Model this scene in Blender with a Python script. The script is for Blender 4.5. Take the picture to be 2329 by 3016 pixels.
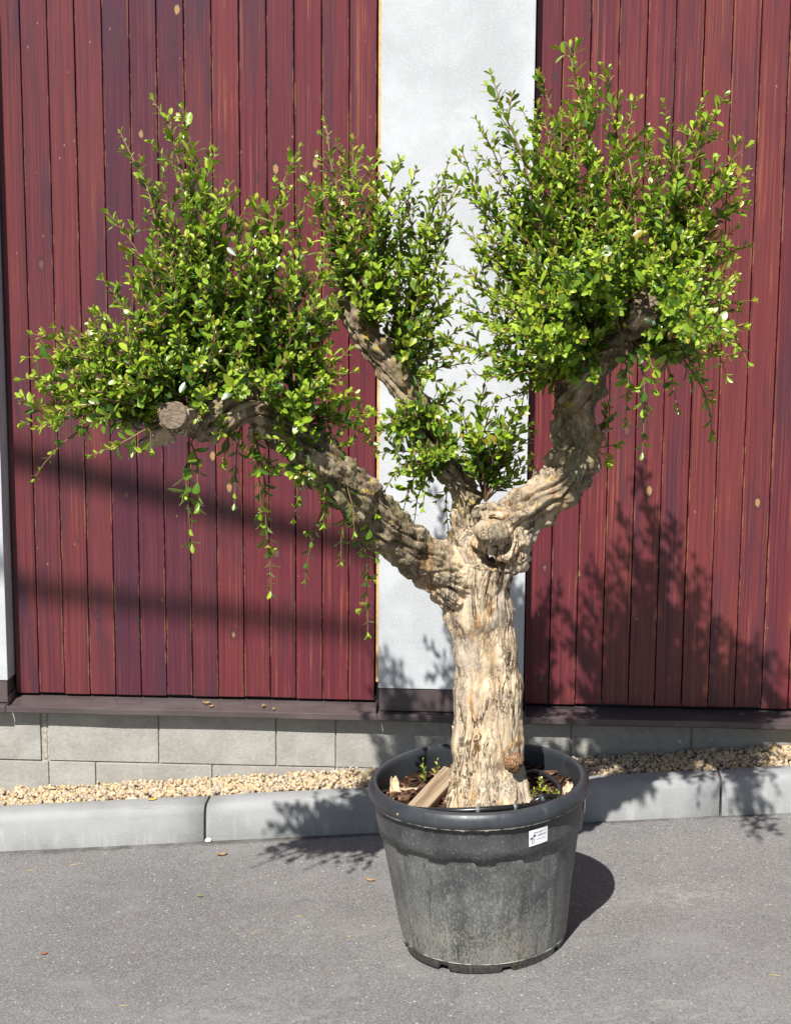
import bpy, bmesh, math, random
import numpy as np
from mathutils import Vector, Matrix, Quaternion, noise as mnoise

# ------------------------------------------------------------------ scene, camera, sky, sun
for o in list(bpy.data.objects): bpy.data.objects.remove(o, do_unlink=True)
scene = bpy.context.scene
COL = scene.collection
random.seed(7); RNG = np.random.default_rng(7)

cam_d = bpy.data.cameras.new('camera'); cam = bpy.data.objects.new('camera', cam_d); COL.objects.link(cam)
cam_d.sensor_fit = 'HORIZONTAL'; cam_d.sensor_width = 36.0; cam_d.lens = 36.0*4800/2329
cam_d.clip_start = 0.05; cam_d.clip_end = 600
YAW, PITCH, ROLL = -0.0551, 0.1599, -0.0062
fw = Vector((math.sin(YAW)*math.cos(PITCH), math.cos(YAW)*math.cos(PITCH), -math.sin(PITCH)))
rt = Vector((math.cos(YAW), -math.sin(YAW), 0)); dn = fw.cross(rt)
r2 = rt*math.cos(ROLL)+dn*math.sin(ROLL); d2 = -rt*math.sin(ROLL)+dn*math.cos(ROLL)
M = Matrix((r2, -d2, -fw)).transposed().to_4x4(); M.translation = Vector((1.5384, -5.4288, 1.5344))
cam.matrix_world = M
scene.camera = cam

SUN_AZ, SUN_EL = math.radians(17), math.radians(49.5)
world = bpy.data.worlds.new('World'); scene.world = world; world.use_nodes = True
wn = world.node_tree; bg = wn.nodes['Background']
sky = wn.nodes.new('ShaderNodeTexSky'); sky.sky_type = 'NISHITA'; sky.sun_disc = False
sky.sun_elevation = SUN_EL; sky.sun_rotation = math.radians(197)
sky.air_density = 1.0; sky.dust_density = 0.7; sky.ozone_density = 1.0
wn.links.new(sky.outputs[0], bg.inputs[0]); bg.inputs[1].default_value = 0.05
sl = bpy.data.lights.new('sun', 'SUN'); sun = bpy.data.objects.new('sun', sl); COL.objects.link(sun)
sl.energy = 5.0; sl.angle = math.radians(0.53); sl.color = (1.0, 0.975, 0.94)
LD = Vector((math.sin(SUN_AZ)*math.cos(SUN_EL), math.cos(SUN_AZ)*math.cos(SUN_EL), -math.sin(SUN_EL)))
sun.rotation_euler = LD.to_track_quat('-Z', 'Y').to_euler(); sun.location = (0, -6, 8)
vs = scene.view_settings; vs.view_transform = 'Standard'; vs.look = 'None'; vs.gamma = 1; vs.exposure = 0.60
vs.use_curve_mapping = False

# ------------------------------------------------------------------ measured data (metres; x along the wall, y into it, z up)
BARE0=[((0.824, -1.74, 1.154), 0.05), ((0.834, -1.82, 1.159), 0.05), ((0.788, -1.7, 1.103), 0.035), ((0.892, -1.7, 1.11), 0.04), ((1.925, -1.4, 1.399), 0.05), ((1.915, -1.47, 1.401), 0.045), ((1.898, -1.36, 1.332), 0.05), ((1.889, -1.46, 1.337), 0.05), ((1.842, -1.36, 1.293), 0.045), ((1.929, -1.5, 1.364), 0.04), ((1.779, -1.31, 1.154), 0.05), ((1.764, -1.3, 1.07), 0.06), ((1.323, -1.2, 1.2), 0.05)]
LIMBS={'trunk': [(1.56, -1.2, -0.023, 0.118), (1.557, -1.2, 0.043, 0.108), (1.56, -1.2, 0.155, 0.099), (1.562, -1.195, 0.258, 0.096), (1.562, -1.19, 0.361, 0.096), (1.553, -1.19, 0.464, 0.091), (1.537, -1.19, 0.553, 0.089), (1.523, -1.2, 0.642, 0.094), (1.532, -1.2, 0.726, 0.098)], 'limb_a': [(1.482, -1.22, 0.666, 0.074), (1.385, -1.27, 0.741, 0.06), (1.296, -1.33, 0.824, 0.058), (1.218, -1.4, 0.924, 0.058), (1.141, -1.46, 1.016, 0.056), (1.065, -1.5, 1.095, 0.054), (1.001, -1.53, 1.152, 0.052), (0.937, -1.56, 1.161, 0.052), (0.876, -1.6, 1.132, 0.05), (0.836, -1.63, 1.123, 0.042)], 'limb_b': [(1.5, -1.17, 0.707, 0.062), (1.485, -1.14, 0.809, 0.04), (1.489, -1.12, 0.88, 0.034), (1.461, -1.1, 0.932, 0.04), (1.413, -1.1, 1.005, 0.04), (1.365, -1.1, 1.092, 0.044), (1.321, -1.1, 1.179, 0.047), (1.262, -1.1, 1.26, 0.042), (1.199, -1.1, 1.34, 0.036), (1.164, -1.1, 1.401, 0.03)], 'limb_c': [(1.571, -1.2, 0.739, 0.078), (1.615, -1.2, 0.819, 0.066), (1.681, -1.2, 0.887, 0.062), (1.747, -1.2, 0.945, 0.06), (1.775, -1.2, 1.016, 0.057), (1.765, -1.2, 1.089, 0.054), (1.774, -1.22, 1.17, 0.058), (1.811, -1.23, 1.249, 0.052), (1.872, -1.26, 1.305, 0.05), (1.929, -1.28, 1.333, 0.043), (1.963, -1.28, 1.354, 0.026)]}
STUBS={'limb_a': [[(0.842, -1.6, 1.126, 0.04), (0.819, -1.7, 1.15, 0.036)], [(0.789, -1.62, 1.105, 0.026), (0.739, -1.64, 1.077, 0.017)], [(1.008, -1.5, 1.117, 0.03), (0.988, -1.56, 1.09, 0.021)]], 'limb_b': [], 'limb_c': [[(1.928, -1.28, 1.342, 0.038), (1.928, -1.37, 1.404, 0.036)], [(1.609, -1.22, 0.825, 0.035), (1.559, -1.235, 0.861, 0.026), (1.525, -1.245, 0.852, 0.02)]]}
BURL=[(1.556, -1.281, 0.817), (1.619, -1.258, 0.196)]
SHOOTS=[
((0.916, -1.57, 1.18), (0.723, -1.42, 1.89)), 
((0.916, -1.57, 1.18), (0.795, -1.45, 1.859)), 
((0.853, -1.6, 1.148), (0.66, -1.5, 1.799)), 
((0.916, -1.57, 1.18), (0.829, -1.42, 1.752)), 
((0.916, -1.57, 1.18), (0.707, -1.5, 1.682)), 
((0.853, -1.6, 1.148), (0.773, -1.55, 1.675)), 
((0.829, -1.62, 1.144), (0.657, -1.6, 1.613)), 
((1.001, -1.53, 1.168), (0.903, -1.42, 1.68)), 
((0.916, -1.57, 1.18), (0.865, -1.5, 1.655)), 
((1.001, -1.53, 1.168), (0.972, -1.42, 1.647)), 
((1.001, -1.53, 1.168), (1.025, -1.45, 1.629)), 
((1.001, -1.53, 1.168), (1.067, -1.36, 1.784)), 
((1.071, -1.5, 1.112), (1.095, -1.4, 1.637)), 
((1.071, -1.5, 1.112), (1.141, -1.4, 1.546)), 
((1.071, -1.5, 1.112), (1.067, -1.5, 1.535)), 
((1.001, -1.53, 1.168), (1.01, -1.58, 1.534)), 
((1.001, -1.53, 1.168), (0.947, -1.6, 1.545)), 
((0.916, -1.57, 1.18), (0.878, -1.65, 1.533)), 
((0.853, -1.6, 1.148), (0.801, -1.65, 1.511)), 
((0.829, -1.62, 1.144), (0.707, -1.62, 1.5)), 
((0.829, -1.62, 1.144), (0.651, -1.62, 1.453)), 
((0.829, -1.62, 1.144), (0.745, -1.7, 1.437)), 
((0.829, -1.62, 1.144), (0.636, -1.68, 1.393)), 
((0.829, -1.62, 1.144), (0.469, -1.62, 1.332)), 
((0.829, -1.62, 1.144), (0.531, -1.66, 1.348)), 
((0.829, -1.62, 1.144), (0.596, -1.7, 1.345)), 
((0.829, -1.62, 1.144), (0.471, -1.68, 1.274)), 
((0.829, -1.62, 1.144), (0.446, -1.62, 1.228)), 
((0.829, -1.62, 1.144), (0.51, -1.7, 1.207)), 
((0.829, -1.62, 1.144), (0.474, -1.7, 1.126)), 
((0.829, -1.62, 1.144), (0.514, -1.66, 1.15)), 
((0.829, -1.62, 1.144), (0.582, -1.72, 1.244)), 
((0.829, -1.62, 1.144), (0.645, -1.75, 1.305)), 
((0.829, -1.62, 1.144), (0.487, -1.7, 0.989)), 
((0.829, -1.62, 1.144), (0.695, -1.75, 1.353)), 
((0.829, -1.62, 1.144), (0.602, -1.72, 1.166)), 
((0.829, -1.62, 1.144), (0.667, -1.74, 1.192)), 
((0.829, -1.62, 1.144), (0.697, -1.7, 1.129)), 
((1.071, -1.5, 1.112), (1.209, -1.45, 1.243)), 
((1.071, -1.5, 1.112), (1.155, -1.42, 1.342)), 
((1.071, -1.5, 1.112), (1.174, -1.38, 1.409)), 
((1.071, -1.5, 1.112), (1.129, -1.45, 1.434)), 
((1.071, -1.5, 1.112), (1.275, -1.36, 1.127)), 
((1.071, -1.5, 1.112), (1.225, -1.42, 1.106)), 
((1.071, -1.5, 1.112), (1.262, -1.36, 1.029)), 
((1.071, -1.5, 1.112), (1.153, -1.52, 1.178)), 
((1.001, -1.53, 1.168), (1.078, -1.6, 1.284)), 
((0.916, -1.57, 1.18), (1.001, -1.68, 1.331)), 
((0.853, -1.6, 1.148), (0.92, -1.72, 1.354)), 
((0.853, -1.6, 1.148), (0.842, -1.76, 1.355)), 
((0.829, -1.62, 1.144), (0.781, -1.78, 1.314)), 
((0.829, -1.62, 1.144), (0.737, -1.78, 1.25)), 
((0.916, -1.57, 1.18), (0.963, -1.72, 1.258)), 
((1.001, -1.53, 1.168), (1.094, -1.55, 1.359)), 
((0.853, -1.6, 1.148), (0.887, -1.78, 1.273)), 
((1.001, -1.53, 1.168), (1.032, -1.5, 1.412)), 
((0.916, -1.57, 1.18), (0.739, -1.5, 1.566)), 
((0.916, -1.57, 1.18), (0.835, -1.6, 1.457)), 
((0.853, -1.6, 1.148), (0.754, -1.7, 1.362)), 
((1.001, -1.53, 1.168), (0.961, -1.55, 1.435)), 
((1.001, -1.53, 1.168), (0.885, -1.5, 1.433)), 
((1.071, -1.5, 1.112), (1.111, -1.6, 1.207)), 
((1.071, -1.5, 1.112), (1.058, -1.62, 1.186)), 
((0.832, -1.61, 1.076), (0.832, -1.62, 0.837)), 
((0.832, -1.61, 1.076), (0.872, -1.66, 0.933)), 
((0.968, -1.54, 1.121), (1.019, -1.56, 0.713)), 
((0.968, -1.54, 1.121), (0.938, -1.58, 0.927)), 
((0.968, -1.54, 1.121), (1.008, -1.6, 0.88)), 
((1.201, -1.41, 0.922), (1.247, -1.37, 0.562)), 
((1.201, -1.41, 0.922), (1.095, -1.42, 0.713)), 
((1.201, -1.41, 0.922), (1.186, -1.44, 0.76)), 
((1.141, -1.46, 0.999), (1.068, -1.48, 0.884)), 
((1.141, -1.46, 0.999), (0.972, -1.5, 0.99)), 
((0.968, -1.54, 1.121), (0.919, -1.6, 1.031)), 
((1.141, -1.46, 0.999), (1.044, -1.52, 1.005)), 
((1.141, -1.46, 0.999), (1.145, -1.5, 0.877)), 
((1.174, -1.1, 1.383), (1.096, -1.0, 1.86)), 
((1.174, -1.1, 1.383), (1.18, -1.05, 1.823)), 
((1.174, -1.1, 1.383), (1.039, -1.05, 1.761)), 
((1.174, -1.1, 1.383), (1.077, -1.08, 1.693)), 
((1.174, -1.1, 1.383), (1.143, -1.1, 1.717)), 
((1.23, -1.1, 1.297), (1.229, -1.1, 1.753)), 
((1.23, -1.1, 1.297), (1.305, -1.15, 1.765)), 
((1.23, -1.1, 1.297), (1.264, -1.17, 1.631)), 
((1.298, -1.08, 1.203), (1.344, -1.15, 1.725)), 
((1.298, -1.08, 1.203), (1.43, -1.1, 1.76)), 
((1.298, -1.08, 1.203), (1.461, -1.1, 1.708)), 
((1.298, -1.08, 1.203), (1.39, -1.15, 1.656)), 
((1.298, -1.08, 1.203), (1.448, -1.1, 1.619)), 
((1.174, -1.1, 1.383), (1.2, -1.2, 1.595)), 
((1.174, -1.1, 1.383), (1.162, -1.2, 1.524)), 
((1.174, -1.1, 1.383), (1.111, -1.15, 1.451)), 
((1.174, -1.1, 1.383), (1.045, -1.12, 1.37)), 
((1.23, -1.1, 1.297), (1.31, -1.22, 1.501)), 
((1.298, -1.08, 1.203), (1.37, -1.2, 1.453)), 
((1.298, -1.08, 1.203), (1.447, -1.15, 1.465)), 
((1.298, -1.08, 1.203), (1.413, -1.2, 1.358)), 
((1.298, -1.08, 1.203), (1.46, -1.1, 1.317)), 
((1.298, -1.08, 1.203), (1.353, -1.2, 1.333)), 
((1.23, -1.1, 1.297), (1.277, -1.26, 1.407)), 
((1.174, -1.1, 1.383), (1.126, -1.18, 1.294)), 
((1.174, -1.1, 1.383), (1.073, -1.15, 1.304)), 
((1.298, -1.08, 1.203), (1.388, -1.15, 1.221)), 
((1.298, -1.08, 1.203), (1.437, -1.15, 1.258)), 
((1.23, -1.1, 1.297), (1.225, -1.2, 1.5)), 
((1.174, -1.1, 1.383), (1.12, -1.12, 1.608)), 
((1.23, -1.1, 1.297), (1.315, -1.1, 1.609)), 
((1.23, -1.1, 1.297), (1.192, -1.24, 1.453)), 
((1.298, -1.08, 1.203), (1.416, -1.15, 1.525)), 
((1.369, -1.1, 1.08), (1.281, -1.2, 1.108)), 
((1.369, -1.1, 1.08), (1.312, -1.2, 1.01)), 
((1.433, -1.1, 0.974), (1.266, -1.15, 1.009)), 
((1.433, -1.1, 0.974), (1.275, -1.15, 0.903)), 
((1.433, -1.1, 0.974), (1.323, -1.1, 0.845)), 
((1.433, -1.1, 0.974), (1.44, -1.06, 0.78)), 
((1.433, -1.1, 0.974), (1.352, -1.1, 0.813)), 
((1.433, -1.1, 0.974), (1.449, -1.2, 1.054)), 
((1.433, -1.1, 0.974), (1.494, -1.15, 1.087)), 
((1.369, -1.1, 1.08), (1.409, -1.2, 1.115)), 
((1.541, -1.13, 0.872), (1.53, -1.1, 1.179)), 
((1.541, -1.13, 0.872), (1.639, -1.1, 1.164)), 
((1.541, -1.13, 0.872), (1.587, -1.1, 1.108)), 
((1.541, -1.13, 0.872), (1.475, -1.1, 1.131)), 
((1.541, -1.13, 0.872), (1.656, -1.1, 1.046)), 
((1.541, -1.13, 0.872), (1.632, -1.12, 0.979)), 
((1.541, -1.13, 0.872), (1.483, -1.16, 1.013)), 
((1.541, -1.13, 0.872), (1.665, -1.08, 0.955)), 
((1.369, -1.1, 1.08), (1.337, -1.22, 1.068)), 
((1.433, -1.1, 0.974), (1.374, -1.2, 0.955)), 
((1.433, -1.1, 0.974), (1.325, -1.2, 0.954)), 
((1.541, -1.13, 0.872), (1.569, -1.15, 1.025)), 
((1.369, -1.1, 1.08), (1.444, -1.15, 1.16)), 
((1.298, -1.08, 1.203), (1.492, -1.1, 1.231)), 
((1.779, -1.24, 1.202), (1.534, -1.2, 1.965)), 
((1.779, -1.24, 1.202), (1.468, -1.2, 1.781)), 
((1.779, -1.24, 1.202), (1.497, -1.2, 1.859)), 
((1.815, -1.25, 1.257), (1.574, -1.15, 1.84)), 
((1.815, -1.25, 1.257), (1.622, -1.12, 1.883)), 
((1.815, -1.25, 1.257), (1.676, -1.06, 1.985)), 
((1.882, -1.28, 1.312), (1.743, -1.03, 2.061)), 
((1.882, -1.28, 1.312), (1.778, -1.08, 1.951)), 
((1.882, -1.28, 1.312), (1.832, -1.1, 1.99)), 
((1.949, -1.3, 1.353), (1.888, -1.15, 1.911)), 
((1.949, -1.3, 1.353), (1.935, -1.2, 1.825)), 
((1.949, -1.3, 1.353), (1.999, -1.25, 1.771)), 
((1.949, -1.3, 1.353), (2.051, -1.35, 1.898)), 
((1.949, -1.3, 1.353), (2.095, -1.4, 1.894)), 
((1.949, -1.3, 1.353), (2.157, -1.36, 1.787)), 
((1.949, -1.3, 1.353), (2.115, -1.42, 1.723)), 
((1.949, -1.3, 1.353), (2.038, -1.3, 1.802)), 
((1.949, -1.3, 1.353), (2.087, -1.4, 1.652)), 
((1.949, -1.3, 1.353), (2.141, -1.32, 1.587)), 
((1.949, -1.3, 1.353), (2.179, -1.3, 1.542)), 
((1.949, -1.3, 1.353), (2.145, -1.36, 1.462)), 
((1.949, -1.3, 1.353), (2.198, -1.3, 1.415)), 
((1.949, -1.3, 1.353), (2.173, -1.36, 1.348)), 
((1.949, -1.3, 1.353), (2.185, -1.3, 1.266)), 
((1.949, -1.3, 1.353), (2.137, -1.32, 1.23)), 
((1.882, -1.28, 1.312), (2.075, -1.36, 1.203)), 
((1.882, -1.28, 1.312), (2.019, -1.36, 1.15)), 
((1.882, -1.28, 1.312), (2.11, -1.3, 1.086)), 
((1.882, -1.28, 1.312), (1.937, -1.36, 1.038)), 
((1.882, -1.28, 1.312), (1.891, -1.32, 1.109)), 
((1.823, -1.18, 1.02), (1.852, -1.2, 0.992)), 
((1.823, -1.18, 1.02), (1.884, -1.2, 1.042)), 
((1.823, -1.18, 1.02), (1.862, -1.15, 1.128)), 
((1.779, -1.24, 1.202), (1.471, -1.25, 1.584)), 
((1.779, -1.24, 1.202), (1.454, -1.22, 1.502)), 
((1.779, -1.24, 1.202), (1.488, -1.22, 1.655)), 
((1.779, -1.24, 1.202), (1.449, -1.22, 1.407)), 
((1.779, -1.24, 1.202), (1.475, -1.26, 1.287)), 
((1.779, -1.24, 1.202), (1.508, -1.26, 1.218)), 
((1.779, -1.24, 1.202), (1.564, -1.32, 1.271)), 
((1.779, -1.24, 1.202), (1.537, -1.3, 1.503)), 
((1.779, -1.24, 1.202), (1.608, -1.36, 1.412)), 
((1.779, -1.24, 1.202), (1.696, -1.34, 1.226)), 
((1.815, -1.25, 1.257), (1.629, -1.25, 1.666)), 
((1.815, -1.25, 1.257), (1.7, -1.2, 1.75)), 
((1.815, -1.25, 1.257), (1.757, -1.2, 1.808)), 
((1.882, -1.28, 1.312), (1.84, -1.2, 1.808)), 
((1.882, -1.28, 1.312), (1.908, -1.25, 1.713)), 
((1.882, -1.28, 1.312), (1.972, -1.32, 1.665)), 
((1.949, -1.3, 1.353), (2.022, -1.4, 1.596)), 
((1.815, -1.25, 1.257), (1.674, -1.38, 1.55)), 
((1.815, -1.25, 1.257), (1.742, -1.36, 1.595)), 
((1.882, -1.28, 1.312), (1.809, -1.38, 1.618)), 
((1.882, -1.28, 1.312), (1.875, -1.42, 1.573)), 
((1.949, -1.3, 1.353), (1.952, -1.45, 1.507)), 
((1.949, -1.3, 1.353), (2.032, -1.45, 1.463)), 
((1.779, -1.24, 1.202), (1.595, -1.32, 1.549)), 
((1.779, -1.24, 1.202), (1.652, -1.42, 1.437)), 
((1.815, -1.25, 1.257), (1.718, -1.45, 1.461)), 
((1.815, -1.25, 1.257), (1.784, -1.48, 1.462)), 
((1.882, -1.28, 1.312), (1.829, -1.46, 1.506)), 
((1.779, -1.24, 1.202), (1.7, -1.42, 1.324)), 
((1.779, -1.24, 1.202), (1.633, -1.38, 1.298)), 
((1.949, -1.3, 1.353), (2.062, -1.42, 1.35)), 
((1.882, -1.28, 1.312), (1.999, -1.4, 1.28)), 
((1.882, -1.28, 1.312), (1.956, -1.4, 1.199)), 
((1.949, -1.3, 1.353), (2.012, -1.45, 1.396)), 
((1.779, -1.24, 1.202), (1.563, -1.32, 1.387)), 
((1.779, -1.24, 1.202), (1.583, -1.2, 1.644)), 
((1.949, -1.3, 1.353), (2.078, -1.42, 1.53)), 
((1.071, -1.5, 1.112), (1.027, -1.72, 1.248)), 
((1.071, -1.5, 1.112), (1.155, -1.6, 1.241)), 
((1.071, -1.5, 1.112), (1.104, -1.64, 1.133)), 
((0.853, -1.6, 1.148), (0.922, -1.8, 1.222)), 
((0.916, -1.57, 1.18), (0.988, -1.75, 1.208)), 
((0.829, -1.62, 1.144), (0.556, -1.7, 1.285)), 
((0.829, -1.62, 1.144), (0.625, -1.76, 1.268)), 
((0.829, -1.62, 1.144), (0.548, -1.72, 1.189)), 
((0.829, -1.62, 1.144), (0.699, -1.8, 1.283)), 
((0.968, -1.54, 1.121), (0.919, -1.66, 1.1)), 
((1.141, -1.46, 0.999), (1.013, -1.62, 1.097)), 
((1.141, -1.46, 0.999), (1.097, -1.58, 1.014)), 
((0.853, -1.6, 1.148), (0.967, -1.6, 1.349)), 
((0.853, -1.6, 1.148), (0.816, -1.62, 1.414)), 
((1.001, -1.53, 1.168), (1.015, -1.45, 1.478)), 
((0.916, -1.57, 1.18), (0.894, -1.48, 1.5)), 
((0.853, -1.6, 1.148), (0.841, -1.5, 1.589)), 
((1.001, -1.53, 1.168), (1.043, -1.4, 1.432)), 
((1.174, -1.1, 1.383), (1.13, -1.22, 1.38)), 
((1.23, -1.1, 1.297), (1.205, -1.25, 1.406)), 
((1.298, -1.08, 1.203), (1.336, -1.22, 1.262)), 
((1.369, -1.1, 1.08), (1.252, -1.22, 1.054)), 
((1.433, -1.1, 0.974), (1.351, -1.24, 1.021)), 
((1.141, -1.46, 0.999), (1.224, -1.48, 0.851)), 
((1.201, -1.41, 0.922), (1.267, -1.42, 0.782)), 
((1.949, -1.3, 1.353), (2.113, -1.36, 1.416)), 
((1.949, -1.3, 1.353), (2.116, -1.36, 1.325)), 
((1.882, -1.28, 1.312), (2.072, -1.36, 1.278)), 
((1.949, -1.3, 1.353), (1.989, -1.3, 1.575)), 
((1.949, -1.3, 1.353), (2.051, -1.32, 1.688)), 
((1.882, -1.28, 1.312), (1.795, -1.2, 1.715)), 
((1.815, -1.25, 1.257), (1.677, -1.1, 1.873)), 
((1.815, -1.25, 1.257), (1.724, -1.12, 1.883)), 
((1.882, -1.28, 1.312), (1.861, -1.25, 1.736)), 
((1.815, -1.25, 1.257), (1.64, -1.18, 1.774)), 
((1.779, -1.24, 1.202), (1.534, -1.2, 1.737)), 
((1.779, -1.24, 1.202), (1.536, -1.25, 1.596)), 
((1.779, -1.24, 1.202), (1.528, -1.28, 1.339)), 
((1.779, -1.24, 1.202), (1.589, -1.3, 1.222)), 
((1.779, -1.24, 1.202), (1.621, -1.34, 1.342)), 
((1.779, -1.24, 1.202), (1.491, -1.24, 1.443)), 
((1.882, -1.28, 1.312), (2.144, -1.34, 1.278)), 
((1.882, -1.28, 1.312), (2.037, -1.38, 1.233)), 
((1.949, -1.3, 1.353), (2.105, -1.4, 1.485)), 
((1.882, -1.28, 1.312), (1.991, -1.38, 1.233)), 
((0.829, -1.62, 1.144), (0.703, -1.66, 1.414)), 
((0.829, -1.62, 1.144), (0.578, -1.7, 1.307)), 
((0.829, -1.62, 1.144), (0.635, -1.76, 1.215)), 
((1.815, -1.25, 1.257), (1.669, -1.36, 1.239)), 
((1.779, -1.24, 1.202), (1.608, -1.3, 1.503)), 
((1.815, -1.25, 1.257), (1.823, -1.42, 1.416)), 
((1.882, -1.28, 1.312), (1.865, -1.44, 1.461)), 
((1.949, -1.3, 1.353), (1.988, -1.44, 1.462)), 
((1.882, -1.28, 1.312), (2.091, -1.36, 1.393)), 
((1.882, -1.28, 1.312), (2.043, -1.4, 1.315)), 
((1.949, -1.3, 1.353), (2.157, -1.3, 1.392)), 
((1.949, -1.3, 1.353), (2.07, -1.38, 1.597)), 
((1.071, -1.5, 1.112), (1.195, -1.42, 1.296)), 
((1.071, -1.5, 1.112), (1.117, -1.55, 1.281)), 
((1.071, -1.5, 1.112), (1.178, -1.48, 1.175)), 
((1.071, -1.5, 1.112), (1.219, -1.42, 1.181)), 
((0.829, -1.62, 1.144), (0.523, -1.66, 1.271)), 
((0.829, -1.62, 1.144), (0.491, -1.62, 1.302)), 
((0.829, -1.62, 1.144), (0.565, -1.7, 1.198)), 
((0.829, -1.62, 1.144), (0.492, -1.68, 1.163)), 
((0.829, -1.62, 1.144), (0.635, -1.7, 1.361)), 
((0.829, -1.62, 1.144), (0.704, -1.78, 1.228)), 
((1.298, -1.08, 1.203), (1.367, -1.16, 1.549)), 
((1.23, -1.1, 1.297), (1.244, -1.14, 1.668)), 
((1.174, -1.1, 1.383), (1.141, -1.08, 1.645)), 
((1.815, -1.25, 1.257), (1.626, -1.6, 1.42)), 
((1.815, -1.25, 1.257), (1.684, -1.58, 1.288)), 
((1.815, -1.25, 1.257), (1.71, -1.62, 1.506)), 
((1.882, -1.28, 1.312), (1.782, -1.66, 1.507)), 
((1.949, -1.3, 1.353), (1.992, -1.7, 1.426)), 
((1.949, -1.3, 1.353), (2.052, -1.66, 1.361)), 
((1.949, -1.3, 1.353), (2.089, -1.6, 1.445)), 
((1.882, -1.28, 1.312), (1.842, -1.55, 1.593)), 
((1.949, -1.3, 1.353), (2.033, -1.6, 1.508)), 
((1.779, -1.24, 1.202), (1.584, -1.52, 1.35)), 
((1.949, -1.3, 1.353), (2.121, -1.56, 1.313)), 
((1.949, -1.3, 1.353), (2.042, -1.6, 1.261)), 
((1.779, -1.24, 1.202), (1.659, -1.62, 1.356)), 
((1.369, -1.1, 1.08), (1.352, -1.3, 1.148)), 
((1.369, -1.1, 1.08), (1.305, -1.3, 1.1)), 
((1.433, -1.1, 0.974), (1.378, -1.32, 1.031)), 
((1.433, -1.1, 0.974), (1.449, -1.3, 1.03)), 
((1.433, -1.1, 0.974), (1.316, -1.26, 0.974)), 
((1.541, -1.13, 0.872), (1.555, -1.2, 1.141)), 
((1.541, -1.13, 0.872), (1.605, -1.18, 1.054)), 
((1.541, -1.13, 0.872), (1.508, -1.22, 1.07)), 
((1.369, -1.1, 1.08), (1.447, -1.25, 1.097)), 
((1.369, -1.1, 1.08), (1.481, -1.18, 1.188)), 
((1.298, -1.08, 1.203), (1.444, -1.15, 1.185)), 
((1.433, -1.1, 0.974), (1.375, -1.2, 0.868)), 
((1.779, -1.24, 1.202), (1.567, -1.2, 1.154)), 
((1.779, -1.24, 1.202), (1.65, -1.25, 1.183)), 
((1.949, -1.3, 1.353), (2.066, -1.85, 1.37)), 
((1.949, -1.3, 1.353), (2.003, -1.88, 1.331)), 
((1.779, -1.24, 1.202), (1.605, -1.5, 1.461)), 
((1.815, -1.25, 1.257), (1.693, -1.55, 1.419)), 
((1.779, -1.24, 1.202), (1.561, -1.45, 1.437)), 
((1.779, -1.24, 1.202), (1.64, -1.5, 1.361)), 
((1.815, -1.25, 1.257), (1.73, -1.5, 1.351)), 
((1.815, -1.25, 1.257), (1.779, -1.55, 1.506)), 
((1.815, -1.25, 1.257), (1.649, -1.48, 1.505)), 
((1.949, -1.3, 1.353), (1.931, -1.55, 1.507)), 
((1.882, -1.28, 1.312), (1.824, -1.55, 1.431)), 
((1.779, -1.24, 1.202), (1.408, -1.22, 1.311)), 
((1.779, -1.24, 1.202), (1.48, -1.24, 1.36)), 
((1.882, -1.28, 1.312), (1.887, -1.4, 1.21)), 
((1.949, -1.3, 1.353), (2.105, -1.38, 1.552))]

SLOPE = 0.083
def gz(x, y=-.33):                           # height of the asphalt: rises to the right, falls gently away from the wall
    return -0.4553 + SLOPE*max(-3.2, min(5.0, x)) + .03*(max(-8.0, min(-.33, y))+.33)

# ------------------------------------------------------------------ helpers
def mesh(name, verts, faces, mat=None, smooth=False):
    me = bpy.data.meshes.new(name); me.from_pydata([tuple(v) for v in verts], [], [tuple(f) for f in faces]); me.update()
    if mat is not None: me.materials.append(mat)
    if smooth: me.polygons.foreach_set('use_smooth', [True]*len(me.polygons))
    return me
def link(name, me, parent=None, **kw):
    o = bpy.data.objects.new(name, me); COL.objects.link(o)
    if parent is not None: o.parent = parent
    for k, v in kw.items(): o[k] = v
    return o
def empty(name, loc, label, cat, group=None, rot=(0, 0, 0)):
    o = link(name, None, label=label, category=cat); o.location = loc; o.rotation_euler = rot
    o.empty_display_size = 0.1
    if group: o['group'] = group
    return o
def np_mesh(name, V, Fq, mat=None, smooth=True, attr=None):
    me = bpy.data.meshes.new(name); V = np.asarray(V, np.float32); Fq = np.asarray(Fq, np.int32)
    n = Fq.shape[1]
    me.vertices.add(len(V)); me.vertices.foreach_set('co', V.ravel())
    me.loops.add(Fq.size); me.loops.foreach_set('vertex_index', Fq.ravel())
    me.polygons.add(len(Fq)); me.polygons.foreach_set('loop_start', np.arange(0, Fq.size, n, dtype=np.int32))
    me.polygons.foreach_set('loop_total', np.full(len(Fq), n, np.int32))
    if smooth: me.polygons.foreach_set('use_smooth', np.ones(len(Fq), bool))
    me.update(calc_edges=True)
    if mat is not None: me.materials.append(mat)
    if attr:
        for k, a in attr.items():
            at = me.attributes.new(k, 'FLOAT', 'POINT'); at.data.foreach_set('value', np.asarray(a, np.float32))
    return me
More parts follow.
